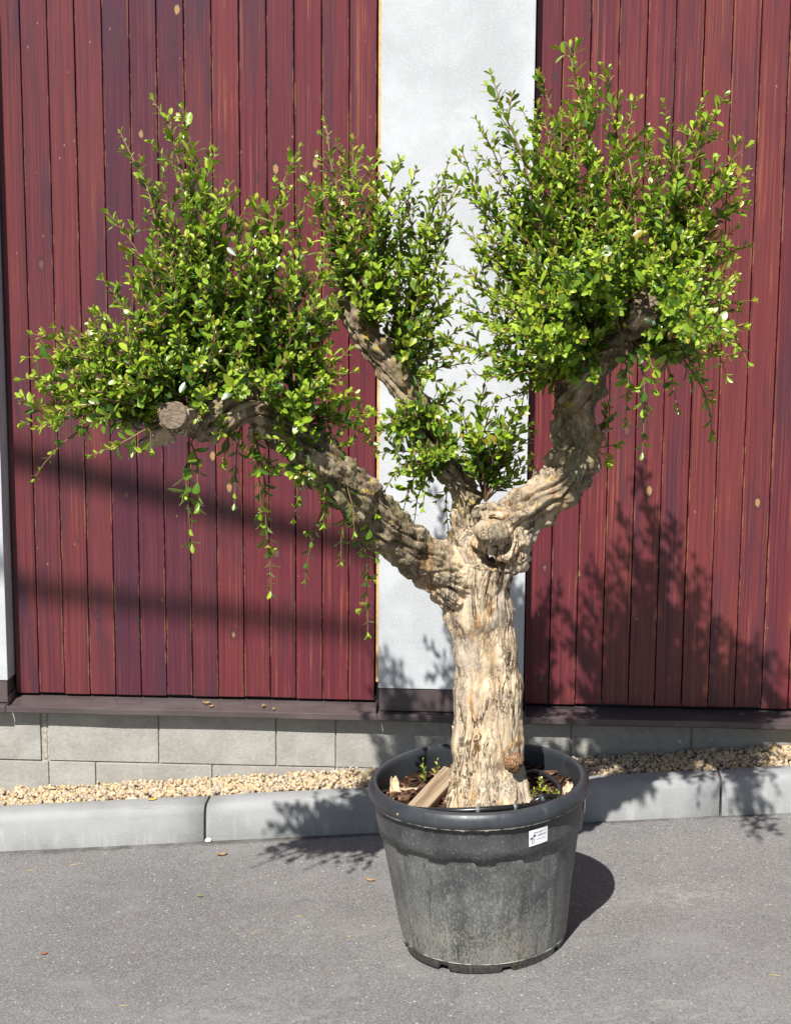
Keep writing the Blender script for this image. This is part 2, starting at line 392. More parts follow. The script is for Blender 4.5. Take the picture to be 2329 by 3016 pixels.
def box_mesh(name, sx, sy, sz, mat, bev=0.0, seg=1, origin=(0, 0, 0), jitter=0.0):
    bm = bmesh.new(); bmesh.ops.create_cube(bm, size=1)
    for v in bm.verts: v.co = Vector((v.co.x*sx, v.co.y*sy, v.co.z*sz)) + Vector(origin)
    if bev: bmesh.ops.bevel(bm, geom=bm.edges[:], offset=bev, segments=seg, affect='EDGES', profile=0.6)
    if jitter:
        for v in bm.verts: v.co += Vector((random.uniform(-1, 1), random.uniform(-1, 1), random.uniform(-1, 1)))*jitter
    me = bpy.data.meshes.new(name); bm.to_mesh(me); bm.free()
    me.materials.append(mat); return me
def tube(pts, rads, n=6, cap=True):
    """verts, quads(+tri fans as quads) of a tube through pts"""
    P = [Vector(p) for p in pts]; V = []; F = []
    up = None
    for i, p in enumerate(P):
        t = (P[min(i+1, len(P)-1)] - P[max(i-1, 0)]).normalized()
        if up is None:
            up = Vector((0, 0, 1)) if abs(t.z) < 0.9 else Vector((1, 0, 0))
        a = t.cross(up).normalized(); b = t.cross(a).normalized(); up = -b if False else a.cross(t).normalized()
        for k in range(n):
            th = 2*math.pi*k/n
            V.append(p + (a*math.cos(th)+b*math.sin(th))*rads[i])
    for i in range(len(P)-1):
        for k in range(n):
            F.append((i*n+k, i*n+(k+1) % n, (i+1)*n+(k+1) % n, (i+1)*n+k))
    if cap:
        for base, fl in ((0, True), ((len(P)-1)*n, False)):
            c = len(V); V.append(P[0] if fl else P[-1])
            for k in range(n):
                a, b = base+k, base+(k+1) % n
                F.append((c, b, a) if fl else (c, a, b))
    return V, F

# ------------------------------------------------------------------ material helpers
class Mat:
    def __init__(s, name, rough=0.6, spec=0.5):
        s.m = bpy.data.materials.new(name); s.m.use_nodes = True; s.t = s.m.node_tree
        s.b = s.t.nodes['Principled BSDF']; s.out = s.t.nodes['Material Output']
        s.b.inputs['Roughness'].default_value = rough; s.b.inputs['Specular IOR Level'].default_value = spec
    def n(s, typ, ins=None, **props):
        nd = s.t.nodes.new('ShaderNode'+typ)
        for k, v in props.items(): setattr(nd, k, v)
        for k, v in (ins or {}).items(): s.put(nd.inputs[k], v)
        return nd
    def put(s, sock, v):
        if isinstance(v, bpy.types.NodeSocket): s.t.links.new(v, sock)
        elif isinstance(v, (tuple, list)) and len(v) == 3 and sock.type == 'RGBA': sock.default_value = (*v, 1)
        else: sock.default_value = v
    def co(s, kind='Object'): return s.n('TexCoord').outputs[kind]
    def map(s, vec, scale=(1, 1, 1), loc=(0, 0, 0)):
        return s.n('Mapping', {'Vector': vec, 'Scale': scale, 'Location': loc}).outputs[0]
    def noise(s, vec, scale, detail=4, rough=0.55, dist=0.0):
        return s.n('TexNoise', {'Vector': vec, 'Scale': scale, 'Detail': detail, 'Roughness': rough, 'Distortion': dist}).outputs[0]
    def vor(s, vec, scale, feature='F1', rnd=1.0):
        return s.n('TexVoronoi', {'Vector': vec, 'Scale': scale, 'Randomness': rnd}, feature=feature)
    def ramp(s, fac, lo, hi, a=0.0, b=1.0):
        nd = s.n('MapRange', {'Value': fac, 'From Min': lo, 'From Max': hi, 'To Min': a, 'To Max': b}); nd.interpolation_type = 'SMOOTHSTEP'
        return nd.outputs[0]
    def math(s, op, a, b=0.0):
        nd = s.n('Math', operation=op); s.put(nd.inputs[0], a); s.put(nd.inputs[1], b); return nd.outputs[0]
    def mix(s, fac, a, b, mode='MIX'):
        nd = s.n('Mix', data_type='RGBA', blend_type=mode)
        s.put(nd.inputs[0], fac); s.put(nd.inputs[6], a); s.put(nd.inputs[7], b); return nd.outputs[2]
    def bump(s, h, strength=0.5, dist=0.01, prev=None):
        nd = s.n('Bump', {'Height': h, 'Strength': strength, 'Distance': dist})
        if prev is not None: s.put(nd.inputs['Normal'], prev)
        s.put(s.b.inputs['Normal'], nd.outputs[0]); return nd.outputs[0]
    def color(s, c): s.put(s.b.inputs['Base Color'], c); return s
    def rough(s, v): s.put(s.b.inputs['Roughness'], v); return s
    def attr(s, name, typ='GEOMETRY'):
        return s.n('Attribute', attribute_name=name, attribute_type=typ).outputs['Fac']
def simple(name, c, rough=0.6, spec=0.5, var=0.0, scale=40):
    m = Mat(name, rough, spec)
    if var:
        f = m.noise(m.co(), scale, 4); m.color(m.mix(m.ramp(f, .3, .7), tuple(x*(1-var) for x in c), tuple(min(1, x*(1+var)) for x in c)))
    else: m.color(c)
    return m.m

# ---- wood cladding: dark red stain on pine, worn to orange grain, bluish weathered patches, tan knots
def mk_plank():
    m = Mat('stained_plank', 0.4, 0.3)
    oi = m.n('ObjectInfo'); rnd = oi.outputs['Random']; tone = m.n('SeparateColor', {0: oi.outputs['Color']}).outputs[0]
    off = m.n('CombineXYZ', {0: m.math('MULTIPLY', rnd, 71.0), 1: m.math('MULTIPLY', rnd, 13.0), 2: m.math('MULTIPLY', rnd, 37.0)}).outputs[0]
    oc = m.co(); co = m.n('VectorMath', {0: oc, 1: off}, operation='ADD').outputs[0]
    wob = m.n('VectorMath', {0: co, 1: m.n('CombineXYZ', {0: m.math('MULTIPLY', m.noise(m.map(co, (3, 3, 1.6)), 1.0, 2), 0.016)}).outputs[0]}, operation='ADD').outputs[0]
    grain = m.noise(m.map(wob, (150, 20, .8)), 1.0, 6, 0.72)
    fine = m.noise(m.map(wob, (480, 60, 3.5)), 1.0, 4, 0.65)
    patch = m.noise(m.map(co, (9, 4, 1.5)), 1.0, 4, 0.6)
    patch2 = m.noise(m.map(co, (14, 4, 3.0), (5, 5, 5)), 1.0, 3, 0.6)
    red = m.mix(tone, (0.080, 0.0165, 0.031), (0.140, 0.0195, 0.0255))
    red = m.mix(m.ramp(rnd, .2, 1, 0, .7), red, (0.170, 0.034, 0.030))
    c = m.mix(m.ramp(grain, .47, .66, 0, .75), red, (0.040, 0.009, 0.019))
    c = m.mix(m.math('MULTIPLY', m.ramp(patch, .48, .66, 0, .85), m.ramp(tone, 0, 1, 1, .55)), c, (0.050, 0.020, 0.034))
    worn = m.math('MULTIPLY', m.ramp(grain, .36, .47, 1, 0), m.ramp(patch2, .42, .68, .04, .75))
    worn = m.math('MULTIPLY', worn, m.ramp(tone, 0, 1, .35, 1.0))
    c = m.mix(worn, c, (0.34, 0.115, 0.060))
    c = m.mix(m.ramp(fine, .56, .68, 0, .30), c, (0.30, 0.085, 0.050))
    c = m.mix(m.ramp(fine, .46, .32, 0, .60), c, (0.045, 0.012, 0.018))
    # tan edge lines here and there
    x = m.n('SeparateXYZ', {0: oc}).outputs
    edge = m.math('MULTIPLY', m.ramp(m.math('ABSOLUTE', x[0]), .0385, .0425), m.ramp(m.noise(m.map(co, (4, 4, 5)), 1, 5, .75), .48, .62))
    c = m.mix(m.math('MULTIPLY', edge, .55), c, (0.44, 0.21, 0.10))
    # knots
    kv = m.vor(m.map(co, (15, 0.0, 8.5)), 1.0); ks = m.n('SeparateColor', {0: kv.outputs['Color']}).outputs
    kd = m.math('ADD', kv.outputs['Distance'], m.math('MULTIPLY', m.noise(m.map(co, (150, 20, 120)), 1, 2), .09))
    gate = m.math('GREATER_THAN', ks[0], .80)
    kcol = m.mix(ks[1], (0.42, 0.24, 0.10), (0.13, 0.055, 0.04))
    c = m.mix(m.math('MULTIPLY', gate, m.ramp(kd, .36, .20, 0, .6)), c, (0.05, 0.022, 0.028))
    c = m.mix(m.math('MULTIPLY', gate, m.ramp(kd, .205, .14, 0, .85)), c, kcol)
    # small chips of bare wood
    sv = m.vor(m.map(co, (60, 0, 28), (3, 0, 8)), 1.0); s2 = m.n('SeparateColor', {0: sv.outputs['Color']}).outputs
    c = m.mix(m.math('MULTIPLY', m.math('GREATER_THAN', s2[0], .972), m.ramp(m.math('ADD', sv.outputs['Distance'], m.math('MULTIPLY', fine, .15)), .24, .12, 0, .55)), c, (0.5, 0.3, 0.22))
    m.color(c)
    m.b.inputs['Coat Weight'].default_value = .4; m.b.inputs['Coat Roughness'].default_value = .2; m.b.inputs['Coat IOR'].default_value = 1.5
    m.rough(m.ramp(grain, .3, .7, .42, .55))
    m.bump(m.math('ADD', m.math('MULTIPLY', grain, .6), m.math('MULTIPLY', fine, .4)), .35, .0016)
    return m.m
M_PLANK = mk_plank()

def mk_plaster():
    m = Mat('pale_grey_panel', 0.7, 0.3); co = m.co()
    a = m.noise(co, 3.2, 6, .62, .4); b = m.noise(m.map(co, (1, 1, .6), (4, 2, 1)), 16, 5, .7); d = m.noise(co, 160, 3, .6)
    c = m.mix(m.ramp(a, .34, .66), (0.41, 0.42, 0.43), (0.53, 0.545, 0.555))
    c = m.mix(m.ramp(b, .40, .70, 0, .5), c, (0.43, 0.44, 0.44))
    c = m.mix(m.ramp(d, .50, .72, 0, .45), c, (0.66, 0.68, 0.70))
    dr_ = m.noise(m.map(co, (18, 18, .9)), 1, 5, .65); c = m.mix(m.ramp(dr_, .56, .72, 0, .35), c, (0.40, 0.405, 0.40))
    sp_ = m.noise(co, 48, 5, .7); c = m.mix(m.ramp(sp_, .60, .72, 0, .4), c, (0.40, 0.41, 0.41))
    m.color(c); m.bump(m.math('ADD', d, m.math('MULTIPLY', sp_, .8)), .25, .0015); return m.m
M_PLASTER = mk_plaster()
def mk_metal():
    m = Mat('brown_coated_sheet', 0.33, 0.5); co = m.co()
    a = m.noise(m.map(co, (2, 6, 6)), 2, 5, .6); d = m.noise(co, 90, 4, .7)
    c = m.mix(m.ramp(a, .3, .7), (0.070, 0.052, 0.052), (0.105, 0.082, 0.080))
    c = m.mix(m.ramp(d, .62, .8, 0, .5), c, (0.20, 0.16, 0.13))
    m.color(c); m.rough(m.ramp(d, .3, .8, .28, .5)); m.bump(m.noise(m.map(co, (5, 9, 9)), 1.2, 2), .12, .006); return m.m
M_SHEET = mk_metal()
def mk_block():
    m = Mat('concrete_block', 0.9, 0.2); oi = m.n('ObjectInfo'); rnd = oi.outputs['Random']
    co = m.n('VectorMath', {0: m.co(), 1: m.n('CombineXYZ', {0: m.math('MULTIPLY', rnd, 31.)}).outputs[0]}, operation='ADD').outputs[0]
    a = m.noise(co, 9, 5, .6); b = m.noise(co, 70, 5, .7); v = m.vor(co, 150)
    c = m.mix(m.ramp(a, .3, .7), (0.285, 0.272, 0.242), (0.385, 0.37, 0.335))
    c = m.mix(m.ramp(rnd, 0, 1, 0, .3), c, (0.34, 0.33, 0.30))
    c = m.mix(m.ramp(b, .50, .75, 0, .55), c, (0.46, 0.44, 0.39))
    c = m.mix(m.ramp(b, .42, .26, 0, .65), c, (0.19, 0.17, 0.14))
    st = m.noise(m.map(co, (22, 22, 2.2)), 1, 4, .6)
    c = m.mix(m.ramp(st, .6, .75, 0, .3), c, (0.47, 0.44, 0.36))
    m.color(c); m.bump(m.math('SUBTRACT', b, m.ramp(v.outputs['Distance'], .25, .05, 0, .6)), .6, .004); return m.m
M_BLOCK = mk_block()
def mk_kerb():
    m = Mat('kerb_concrete', 0.85, 0.25); oi = m.n('ObjectInfo'); rnd = oi.outputs['Random']
    co = m.n('VectorMath', {0: m.co(), 1: m.n('CombineXYZ', {0: m.math('MULTIPLY', rnd, 17.)}).outputs[0]}, operation='ADD').outputs[0]
    a = m.noise(co, 5, 5, .6); b = m.noise(co, 140, 4, .65); s = m.noise(m.map(co, (26, 26, 3)), 1, 5, .65)
    z = m.n('SeparateXYZ', {0: m.co()}).outputs[2]
    c = m.mix(m.ramp(a, .3, .7), (0.245, 0.247, 0.243), (0.315, 0.317, 0.312))
    c = m.mix(m.math('MULTIPLY', m.ramp(s, .52, .70, 0, .35), m.ramp(z, -.05, -.085)), c, (0.50, 0.50, 0.48))
    c = m.mix(m.ramp(b, .55, .8, 0, .4), c, (0.42, 0.41, 0.39)); c = m.mix(m.ramp(b, .40, .25, 0, .4), c, (0.2, 0.2, 0.19))
    sc_ = m.noise(m.map(co, (3, 30, 26)), 1, 5, .7); c = m.mix(m.ramp(sc_, .60, .74, 0, .45), c, (0.17, 0.168, 0.16))
    po = m.vor(co, 190); c = m.mix(m.math('MULTIPLY', m.ramp(po.outputs['Distance'], .22, .08), m.math('GREATER_THAN', m.n('SeparateColor', {0: po.outputs['Color']}).outputs[0], .8)), c, (0.10, 0.10, 0.095))
    m.color(c); m.bump(m.math('ADD', b, m.math('MULTIPLY', a, .8)), .45, .003); return m.m
M_KERB = mk_kerb()
def mk_asphalt():
    m = Mat('asphalt_surface', 0.85, 0.3); co = m.co()
    v = m.vor(co, 310); rc = m.n('SeparateColor', {0: v.outputs['Color']}).outputs; v2 = m.vor(m.map(co, (1, 1, 1), (3, 7, 0)), 95); r2_ = m.n('SeparateColor', {0: v2.outputs['Color']}).outputs
    big = m.noise(co, 1.1, 5, .6); mid = m.noise(co, 5, 6, .68, .5); gr = m.noise(co, 420, 3, .7)
    c = m.mix(m.ramp(big, .3, .7), (0.126, 0.118, 0.111), (0.196, 0.186, 0.176))
    c = m.mix(m.ramp(rc[0], .40, 1.0, 0, .7), c, (0.30, 0.29, 0.278)); c = m.mix(m.ramp(rc[1], .70, 1, 0, .75), c, (0.060, 0.057, 0.055))
    c = m.mix(m.ramp(mid, .50, .74, 0, .6), c, (0.225, 0.218, 0.208)); c = m.mix(m.ramp(mid, .44, .25, 0, .55), c, (0.085, 0.081, 0.079))
    c = m.mix(m.math('MULTIPLY', m.math('GREATER_THAN', r2_[0], .965), m.ramp(v2.outputs['Distance'], .40, .22)), c, (0.42, 0.40, 0.37))
    c = m.mix(m.ramp(gr, .35, .7, 0, .3), c, (0.235, 0.228, 0.22))
    # patchy darker seam along the kerb
    yk = m.n('SeparateXYZ', {0: co}).outputs
    sm_ = m.math('MULTIPLY', m.ramp(m.math('ADD', yk[1], m.math('MULTIPLY', m.noise(co, 26, 4, .7), .06)), -.345, -.315), m.ramp(m.noise(co, 9, 4), .35, .6))
    c = m.mix(m.math('MULTIPLY', sm_, .8), c, (0.07, 0.063, 0.055))
    # pale scuffed drag marks where pots were pulled over the ground
    for (cx, cy, rx, ry, k) in ((2.10, -.93, .30, .17, .75), (1.95, -1.62, .55, .28, .55), (.95, -1.55, .5, .4, .5), (2.5, -2.0, .5, .3, .5), (1.05, -1.05, .35, .2, .45), (.45, -1.7, .6, .35, .4), (1.6, -1.85, .6, .22, .55)):
        p = m.map(co, (1/rx, 1/ry, 0), (-cx/rx, -cy/ry, 0))
        d = m.n('VectorMath', {0: p}, operation='LENGTH').outputs['Value']
        s = m.noise(m.map(co, (16, 26, 1), (cx, cy, 0)), 1, 6, .78, 1.2)
        c = m.mix(m.math('MULTIPLY', m.ramp(d, 1.0, .1, 0, k), m.ramp(s, .42, .72)), c, (0.33, 0.32, 0.30))
    m.color(c); h = m.math('ADD', m.math('MULTIPLY', v.outputs['Distance'], -.7), m.math('MULTIPLY', gr, .5))
    m.bump(h, .6, .004); return m.m
M_ASPHALT = mk_asphalt()
def mk_pebble():
    m = Mat('pebble', 0.75, 0.3); t = m.attr('tint'); u = m.attr('shade')
    cr = m.n('ValToRGB', {0: t}); e = cr.color_ramp.elements
    e[0].position = 0; e[0].color = (.58, .44, .25, 1); e[1].position = 1; e[1].color = (.20, .16, .125, 1)
    for p, c in ((.3, (.50, .345, .17)), (.5, (.64, .53, .38)), (.66, (.40, .25, .145)), (.82, (.43, .38, .31))):
        k = e.new(p); k.color = (*c, 1)
    c = m.mix(m.ramp(m.noise(m.co(), 160, 4, .6), .35, .7, 0, .4), cr.outputs[0], (.62, .52, .36))
    c = m.mix(m.math('MULTIPLY', u, .35), c, (.30, .23, .15)); m.color(c); m.bump(m.noise(m.co(), 420, 3), .2, .001); return m.m
M_PEBBLE = mk_pebble()
def mk_bark():
    m = Mat('flaking_bark', 0.85, 0.2); co = m.co(); age = m.attr('age'); pl = m.attr('plate'); up = m.attr('up')
    st = m.map(co, (1, 1, .45))
    a = m.noise(st, 14, 5, .6, .5); b = m.noise(m.map(co, (1, 1, .28)), 60, 5, .68, .5); d = m.noise(m.map(co, (1, 1, .5), (7, 3, 1)), 27, 5, .6, .8)
    tan = m.mix(pl, (0.50, 0.37, 0.235), (0.68, 0.545, 0.375)); tan = m.mix(m.ramp(a, .48, .62, 0, .75), tan, (0.43, 0.365, 0.29))
    tan = m.mix(m.ramp(d, .56, .66, 0, .8), tan, (0.47, 0.255, 0.095)); tan = m.mix(m.ramp(d, .40, .30, 0, .8), tan, (0.66, 0.55, 0.40))
    tan = m.mix(m.ramp(b, .60, .70, 0, .6), tan, (0.20, 0.14, 0.085)); tan = m.mix(m.ramp(b, .42, .32, 0, .5), tan, (0.60, 0.49, 0.34))
    ln = m.n('TexNoise', {'Vector': m.map(co, (1, 1, .16), (1, 4, 2)), 'Scale': 30, 'Detail': 5, 'Roughness': .62, 'Distortion': 1.0}).outputs[0]
    ridge = m.math('ABSOLUTE', m.math('SUBTRACT', ln, .5))
    strip = m.math('MULTIPLY', m.ramp(ridge, .030, .008), m.ramp(m.noise(m.map(co, (1, 1, .7), (9, 9, 9)), 9, 3), .46, .60))
    tan = m.mix(m.math('MULTIPLY', strip, .9), tan, (0.070, 0.048, 0.030))
    old = m.mix(pl, (0.145, 0.105, 0.066), (0.385, 0.310, 0.210)); old = m.mix(m.ramp(d, .52, .64, 0, .8), old, (0.25, 0.155, 0.08))
    old = m.mix(m.ramp(d, .40, .30, 0, .7), old, (0.42, 0.345, 0.24))
    old = m.mix(m.ramp(b, .53, .66, 0, .8), old, (0.060, 0.046, 0.030)); old = m.mix(m.ramp(a, .47, .60, 0, .65), old, (0.135, 0.125, 0.050))
    li = m.math('MULTIPLY', m.ramp(m.noise(co, 26, 4, .65), .56, .63), m.ramp(up, -.3, .4))
    old = m.mix(m.math('MULTIPLY', li, m.ramp(b, .35, .6, .3, .95)), old, (0.50, 0.37, 0.035))
    c = m.mix(age, tan, old); m.color(c)
    pv = m.vor(m.map(m.n('VectorMath', {0: st, 1: m.n('TexNoise', {'Vector': co, 'Scale': 30, 'Detail': 2}).outputs[1]}, operation='MULTIPLY_ADD').outputs[0] if False else st, (1, 1, 1)), 60, 'F1')
    h = m.math('ADD', m.math('MULTIPLY', b, .9), m.math('MULTIPLY', pv.outputs['Distance'], -.35))
    h = m.math('ADD', h, m.math('MULTIPLY', m.noise(co, 260, 4, .7), .25)); h = m.math('SUBTRACT', h, m.math('MULTIPLY', strip, .9))
    l2 = m.n('TexNoise', {'Vector': m.map(co, (1, 1, .3), (6, 2, 8)), 'Scale': 85, 'Detail': 4, 'Roughness': .6, 'Distortion': .8}).outputs[0]
    h = m.math('SUBTRACT', h, m.math('MULTIPLY', m.math('MULTIPLY', m.ramp(m.math('ABSOLUTE', m.math('SUBTRACT', l2, .5)), .05, .0), m.ramp(m.noise(co, 12, 3), .45, .62)), .6))
    m.bump(h, 1.0, .0062); return m.m
M_BARK = mk_bark()
def mk_cut():
    m = Mat('sawn_wood_grey', 0.85, 0.2); co = m.co()
    rg = m.math('SINE', m.math('MULTIPLY', m.n('VectorMath', {0: m.n('VectorMath', {0: co, 1: (.004, .006, 0)}, operation='ADD').outputs[0]}, operation='LENGTH').outputs['Value'], 1500.0)); g = m.math('ADD', m.noise(m.map(co, (60, 190, 60)), 1, 5, .6), m.math('MULTIPLY', rg, .05)); w = m.noise(co, 60, 3)
    c = m.mix(m.ramp(g, .35, .65), (0.095, 0.070, 0.048), (0.235, 0.180, 0.125)); c = m.mix(m.ramp(w, .5, .7, 0, .5), c, (0.17, 0.135, 0.10))
    m.color(c); m.bump(g, .5, .002); return m.m
M_CUT = mk_cut()
def mk_burl():
    m = Mat('cracked_callus', 0.85, 0.2); co = m.co()
    v = m.vor(m.map(co, (1.2, 1, .5)), 120, 'DISTANCE_TO_EDGE'); n_ = m.noise(co, 50, 4)
    c = m.mix(m.ramp(n_, .3, .7), (0.22, 0.115, 0.055), (0.40, 0.25, 0.14)); c = m.mix(m.math('MULTIPLY', m.ramp(v.outputs[0], .07, .02, 0, .85), m.ramp(n_, .35, .6)), c, (0.08, 0.04, 0.022))
    m.color(c); m.bump(m.ramp(v.outputs[0], 0, .15), .8, .004); return m.m
M_BURL = mk_burl()
def mk_leaf():
    m = Mat('glossy_leaf', 0.33, 0.5); t = m.attr('tint'); mid = m.attr('mid')
    cr = m.n('ValToRGB', {0: t}); e = cr.color_ramp.elements
    e[0].position = 0; e[0].color = (.014, .046, .010, 1); e[1].position = 1; e[1].color = (.32, .22, .035, 1)
    for p, c in ((.30, (.048, .120, .014)), (.55, (.205, .340, .020)), (.88, (.43, .555, .045))):
        k = e.new(p); k.color = (*c, 1)
    c = m.mix(m.ramp(mid, .80, 1.0, 0, .35), cr.outputs[0], (.20, .27, .05))
    c = m.mix(m.ramp(m.noise(m.co(), 90, 3), .4, .75, 0, .3), c, (.07, .13, .012)); m.color(c)
    m.b.inputs['Coat Weight'].default_value = .25; m.b.inputs['Coat Roughness'].default_value = .3
    tr = m.n('BsdfTranslucent', {0: m.mix(.55, c, (.30, .42, .02))})
    mx = m.n('MixShader', {0: .20, 1: m.b.outputs[0], 2: tr.outputs[0]})
    m.t.links.new(mx.outputs[0], m.out.inputs[0]); return m.m
M_LEAF = mk_leaf()
def mk_stem():
    m = Mat('shoot_bark', 0.7, 0.3); t = m.attr('tint')
    m.color(m.mix(t, (0.25, 0.16, 0.085), (0.115, 0.045, 0.028))); return m.m
M_STEM = mk_stem()
def mk_pot():
    m = Mat('dusty_black_plastic', 0.5, 0.5); co = m.co(); x = m.n('SeparateXYZ', {0: co}).outputs
    sp = m.noise(co, 150, 4, .75); sm = m.noise(m.map(co, (38, 38, 3.0)), 1, 6, .72, .4); bl = m.noise(co, 8, 5, .65); f2 = m.noise(co, 330, 2, .6)
    c = m.mix(m.ramp(bl, .3, .7), (0.020, 0.022, 0.024), (0.036, 0.039, 0.042))
    film_shade = m.math('MULTIPLY', m.ramp(bl, .30, .66, .35, 1), m.ramp(x[2], .43, .31, .25, 1))  # dust coat, thinned on the band to paint in shade under the rim
    c = m.mix(m.math('MULTIPLY', film_shade, .64), c, (0.170, 0.172, 0.168))
    dirt = m.math('ADD', m.ramp(x[2], .26, .02, 0, .40), m.math('MULTIPLY', bl, .62))
    dirt = m.math('MULTIPLY', dirt, m.ramp(x[2], .41, .33, .35, 1))
    sp2 = m.noise(m.map(co, (1, 1, .6), (2, 2, 2)), 190, 4, .8)
    spk = m.ramp(m.math('ADD', sp2, m.math('MULTIPLY', dirt, .26)), .60, .72)
    c = m.mix(m.math('MULTIPLY', spk, .6), c, (0.30, 0.285, 0.235))
    lo_ = m.math('MULTIPLY', m.ramp(m.noise(m.map(co, (1, 1, .7), (5, 1, 3)), 6.5, 5, .7), .45, .70), m.ramp(x[2], .21, .05))
    c = m.mix(m.math('MULTIPLY', lo_, m.ramp(sp2, .40, .60, .25, .95)), c, (0.37, 0.305, 0.205))
    c = m.mix(m.math('MULTIPLY', m.ramp(sm, .55, .68, 0, .7), m.ramp(x[2], .34, .29)), c, (0.27, 0.265, 0.24))
    c = m.mix(m.math('MULTIPLY', m.ramp(sm, .44, .33, 0, .75), m.ramp(x[2], .34, .29)), c, (0.032, 0.035, 0.038))
    c = m.mix(m.ramp(f2, .64, .74, 0, .5), c, (0.26, 0.25, 0.22))
    m.color(c); m.rough(m.math('ADD', m.math('MULTIPLY', dirt, .35), .42)); m.bump(m.noise(co, 14, 3), .15, .008); return m.m
M_POT = mk_pot()
def mk_rim():
    m = Mat('worn_black_rim', 0.36, 0.5); co = m.co(); s = m.noise(m.map(co, (60, 60, 9)), 1, 4, .6); b = m.noise(co, 9, 4)
    c = m.mix(m.ramp(b, .3, .7), (0.024, 0.027, 0.031), (0.042, 0.046, 0.052)); c = m.mix(m.ramp(s, .62, .78, 0, .4), c, (0.16, 0.16, 0.15))
    m.color(c); m.rough(m.ramp(s, .3, .7, .32, .5)); return m.m
M_RIM = mk_rim()
def mk_flash():
    m = Mat('pale_mould_flash', .6); f = m.noise(m.co(), 26, 5, .7); m.color(m.mix(m.ramp(f, .42, .60), (0.06, 0.06, 0.058), (0.42, 0.40, 0.33))); return m.m
M_FLASH = mk_flash()
def mk_soil():
    m = Mat('potting_soil', 0.95, 0.1); co = m.co(); a = m.noise(co, 60, 5, .7); b = m.noise(m.map(co, (1, 1, 1), (3, 1, 2)), 130, 4, .7)
    c = m.mix(m.ramp(a, .3, .7), (0.022, 0.013, 0.009), (0.06, 0.034, 0.022)); c = m.mix(m.ramp(b, .6, .75, 0, .7), c, (0.14, 0.075, 0.045))
    m.color(c); m.bump(m.math('ADD', a, b), 1.0, .01); return m.m
M_SOIL = mk_soil()
def mk_chip():
    m = Mat('bark_mulch', 0.9, 0.15); t = m.attr('tint'); cr = m.n('ValToRGB', {0: t}); e = cr.color_ramp.elements
    e[0].color = (.03, .017, .011, 1); e[1].color = (.38, .27, .16, 1); k = e.new(.6); k.color = (.085, .042, .026, 1); k = e.new(.86); k.color = (.16, .085, .05, 1)
    m.color(cr.outputs[0]); return m.m
M_CHIP = mk_chip()
def mk_batten():
    m = Mat('weathered_batten', 0.8, 0.2); co = m.co(); g = m.noise(m.map(co, (3, 95, 95)), 1, 5, .6, .3); b = m.noise(m.map(co, (6, 30, 30)), 1, 3)
    c = m.mix(m.ramp(g, .38, .62), (0.19, 0.125, 0.075), (0.38, 0.285, 0.19)); c = m.mix(m.ramp(b, .5, .7, 0, .4), c, (0.34, 0.275, 0.21))
    m.color(c); m.bump(g, .4, .0015); return m.m
M_BATTEN = mk_batten()
M_HOSE = simple('black_hose', (0.012, 0.012, 0.013), 0.3)
M_TAPE = simple('grey_tape', (0.16, 0.16, 0.165), 0.35)
M_DRY = simple('dry_leaf_brown', (0.40, 0.25, 0.12), 0.7, .3, .35, 90)
M_STRAW = simple('straw', (0.50, 0.39, 0.19), 0.6, .3, .2, 90)
M_BARKBIT = simple('shed_bark', (0.50, 0.37, 0.24), 0.85, .2, .35, 90)
M_WHITE = simple('white_stone', (0.72, 0.71, 0.68), 0.7, .3, .1, 60)
M_PAPER = simple('white_label', (0.80, 0.81, 0.83), 0.35)
M_INK = simple('black_ink', (0.012, 0.010, 0.014), 0.6)
M_BRASS = simple('brass_screw', (0.35, 0.24, 0.10), 0.35)
M_DARK = simple('dark_backing', (0.020, 0.010, 0.011), 0.9, .1)
M_TRIM = simple('pale_wood_trim', (0.60, 0.36, 0.16), 0.6, .3, .25, 30)
M_MORTAR = simple('dark_mortar', (0.055, 0.050, 0.043), 0.95, .1, .4, 70)
M_MORTARP = simple('pale_mortar', (0.38, 0.35, 0.29), 0.95, .1, .3, 70)
M_BED = simple('gravel_bed_soil', (0.20, 0.15, 0.09), 0.95, .1, .4, 90)
M_YLEAF = simple('yellow_leaf', (0.55, 0.45, 0.05), 0.5)
M_CABLE = simple('black_cable', (0.02, 0.02, 0.02), 0.5)
M_POLE = simple('pole_steel', (0.22, 0.225, 0.23), 0.55, .5, .2, 20)
M_RENDER = simple('grey_render', (0.5, 0.5, 0.48), 0.9, .2, .1, 10)

# ------------------------------------------------------------------ ground
xs = [-260, -120, -60, -30, -15, -8, -5, -3.2, -2, -1, 0, 1, 2, 3, 4, 5.0, 7, 10, 16, 30, 60, 120, 260]
ys = [-260, -120, -60, -30, -15, -8, -5, -3, -2, -1, -.5, -.33, 0, 2, 8, 30, 120, 260]
V = [(x, y, gz(x, y)) for y in ys for x in xs]
F = [(j*len(xs)+i, j*len(xs)+i+1, (j+1)*len(xs)+i+1, (j+1)*len(xs)+i) for j in range(len(ys)-1) for i in range(len(xs)-1)]
link('asphalt', mesh('asphalt', V, F, M_ASPHALT), kind='structure')

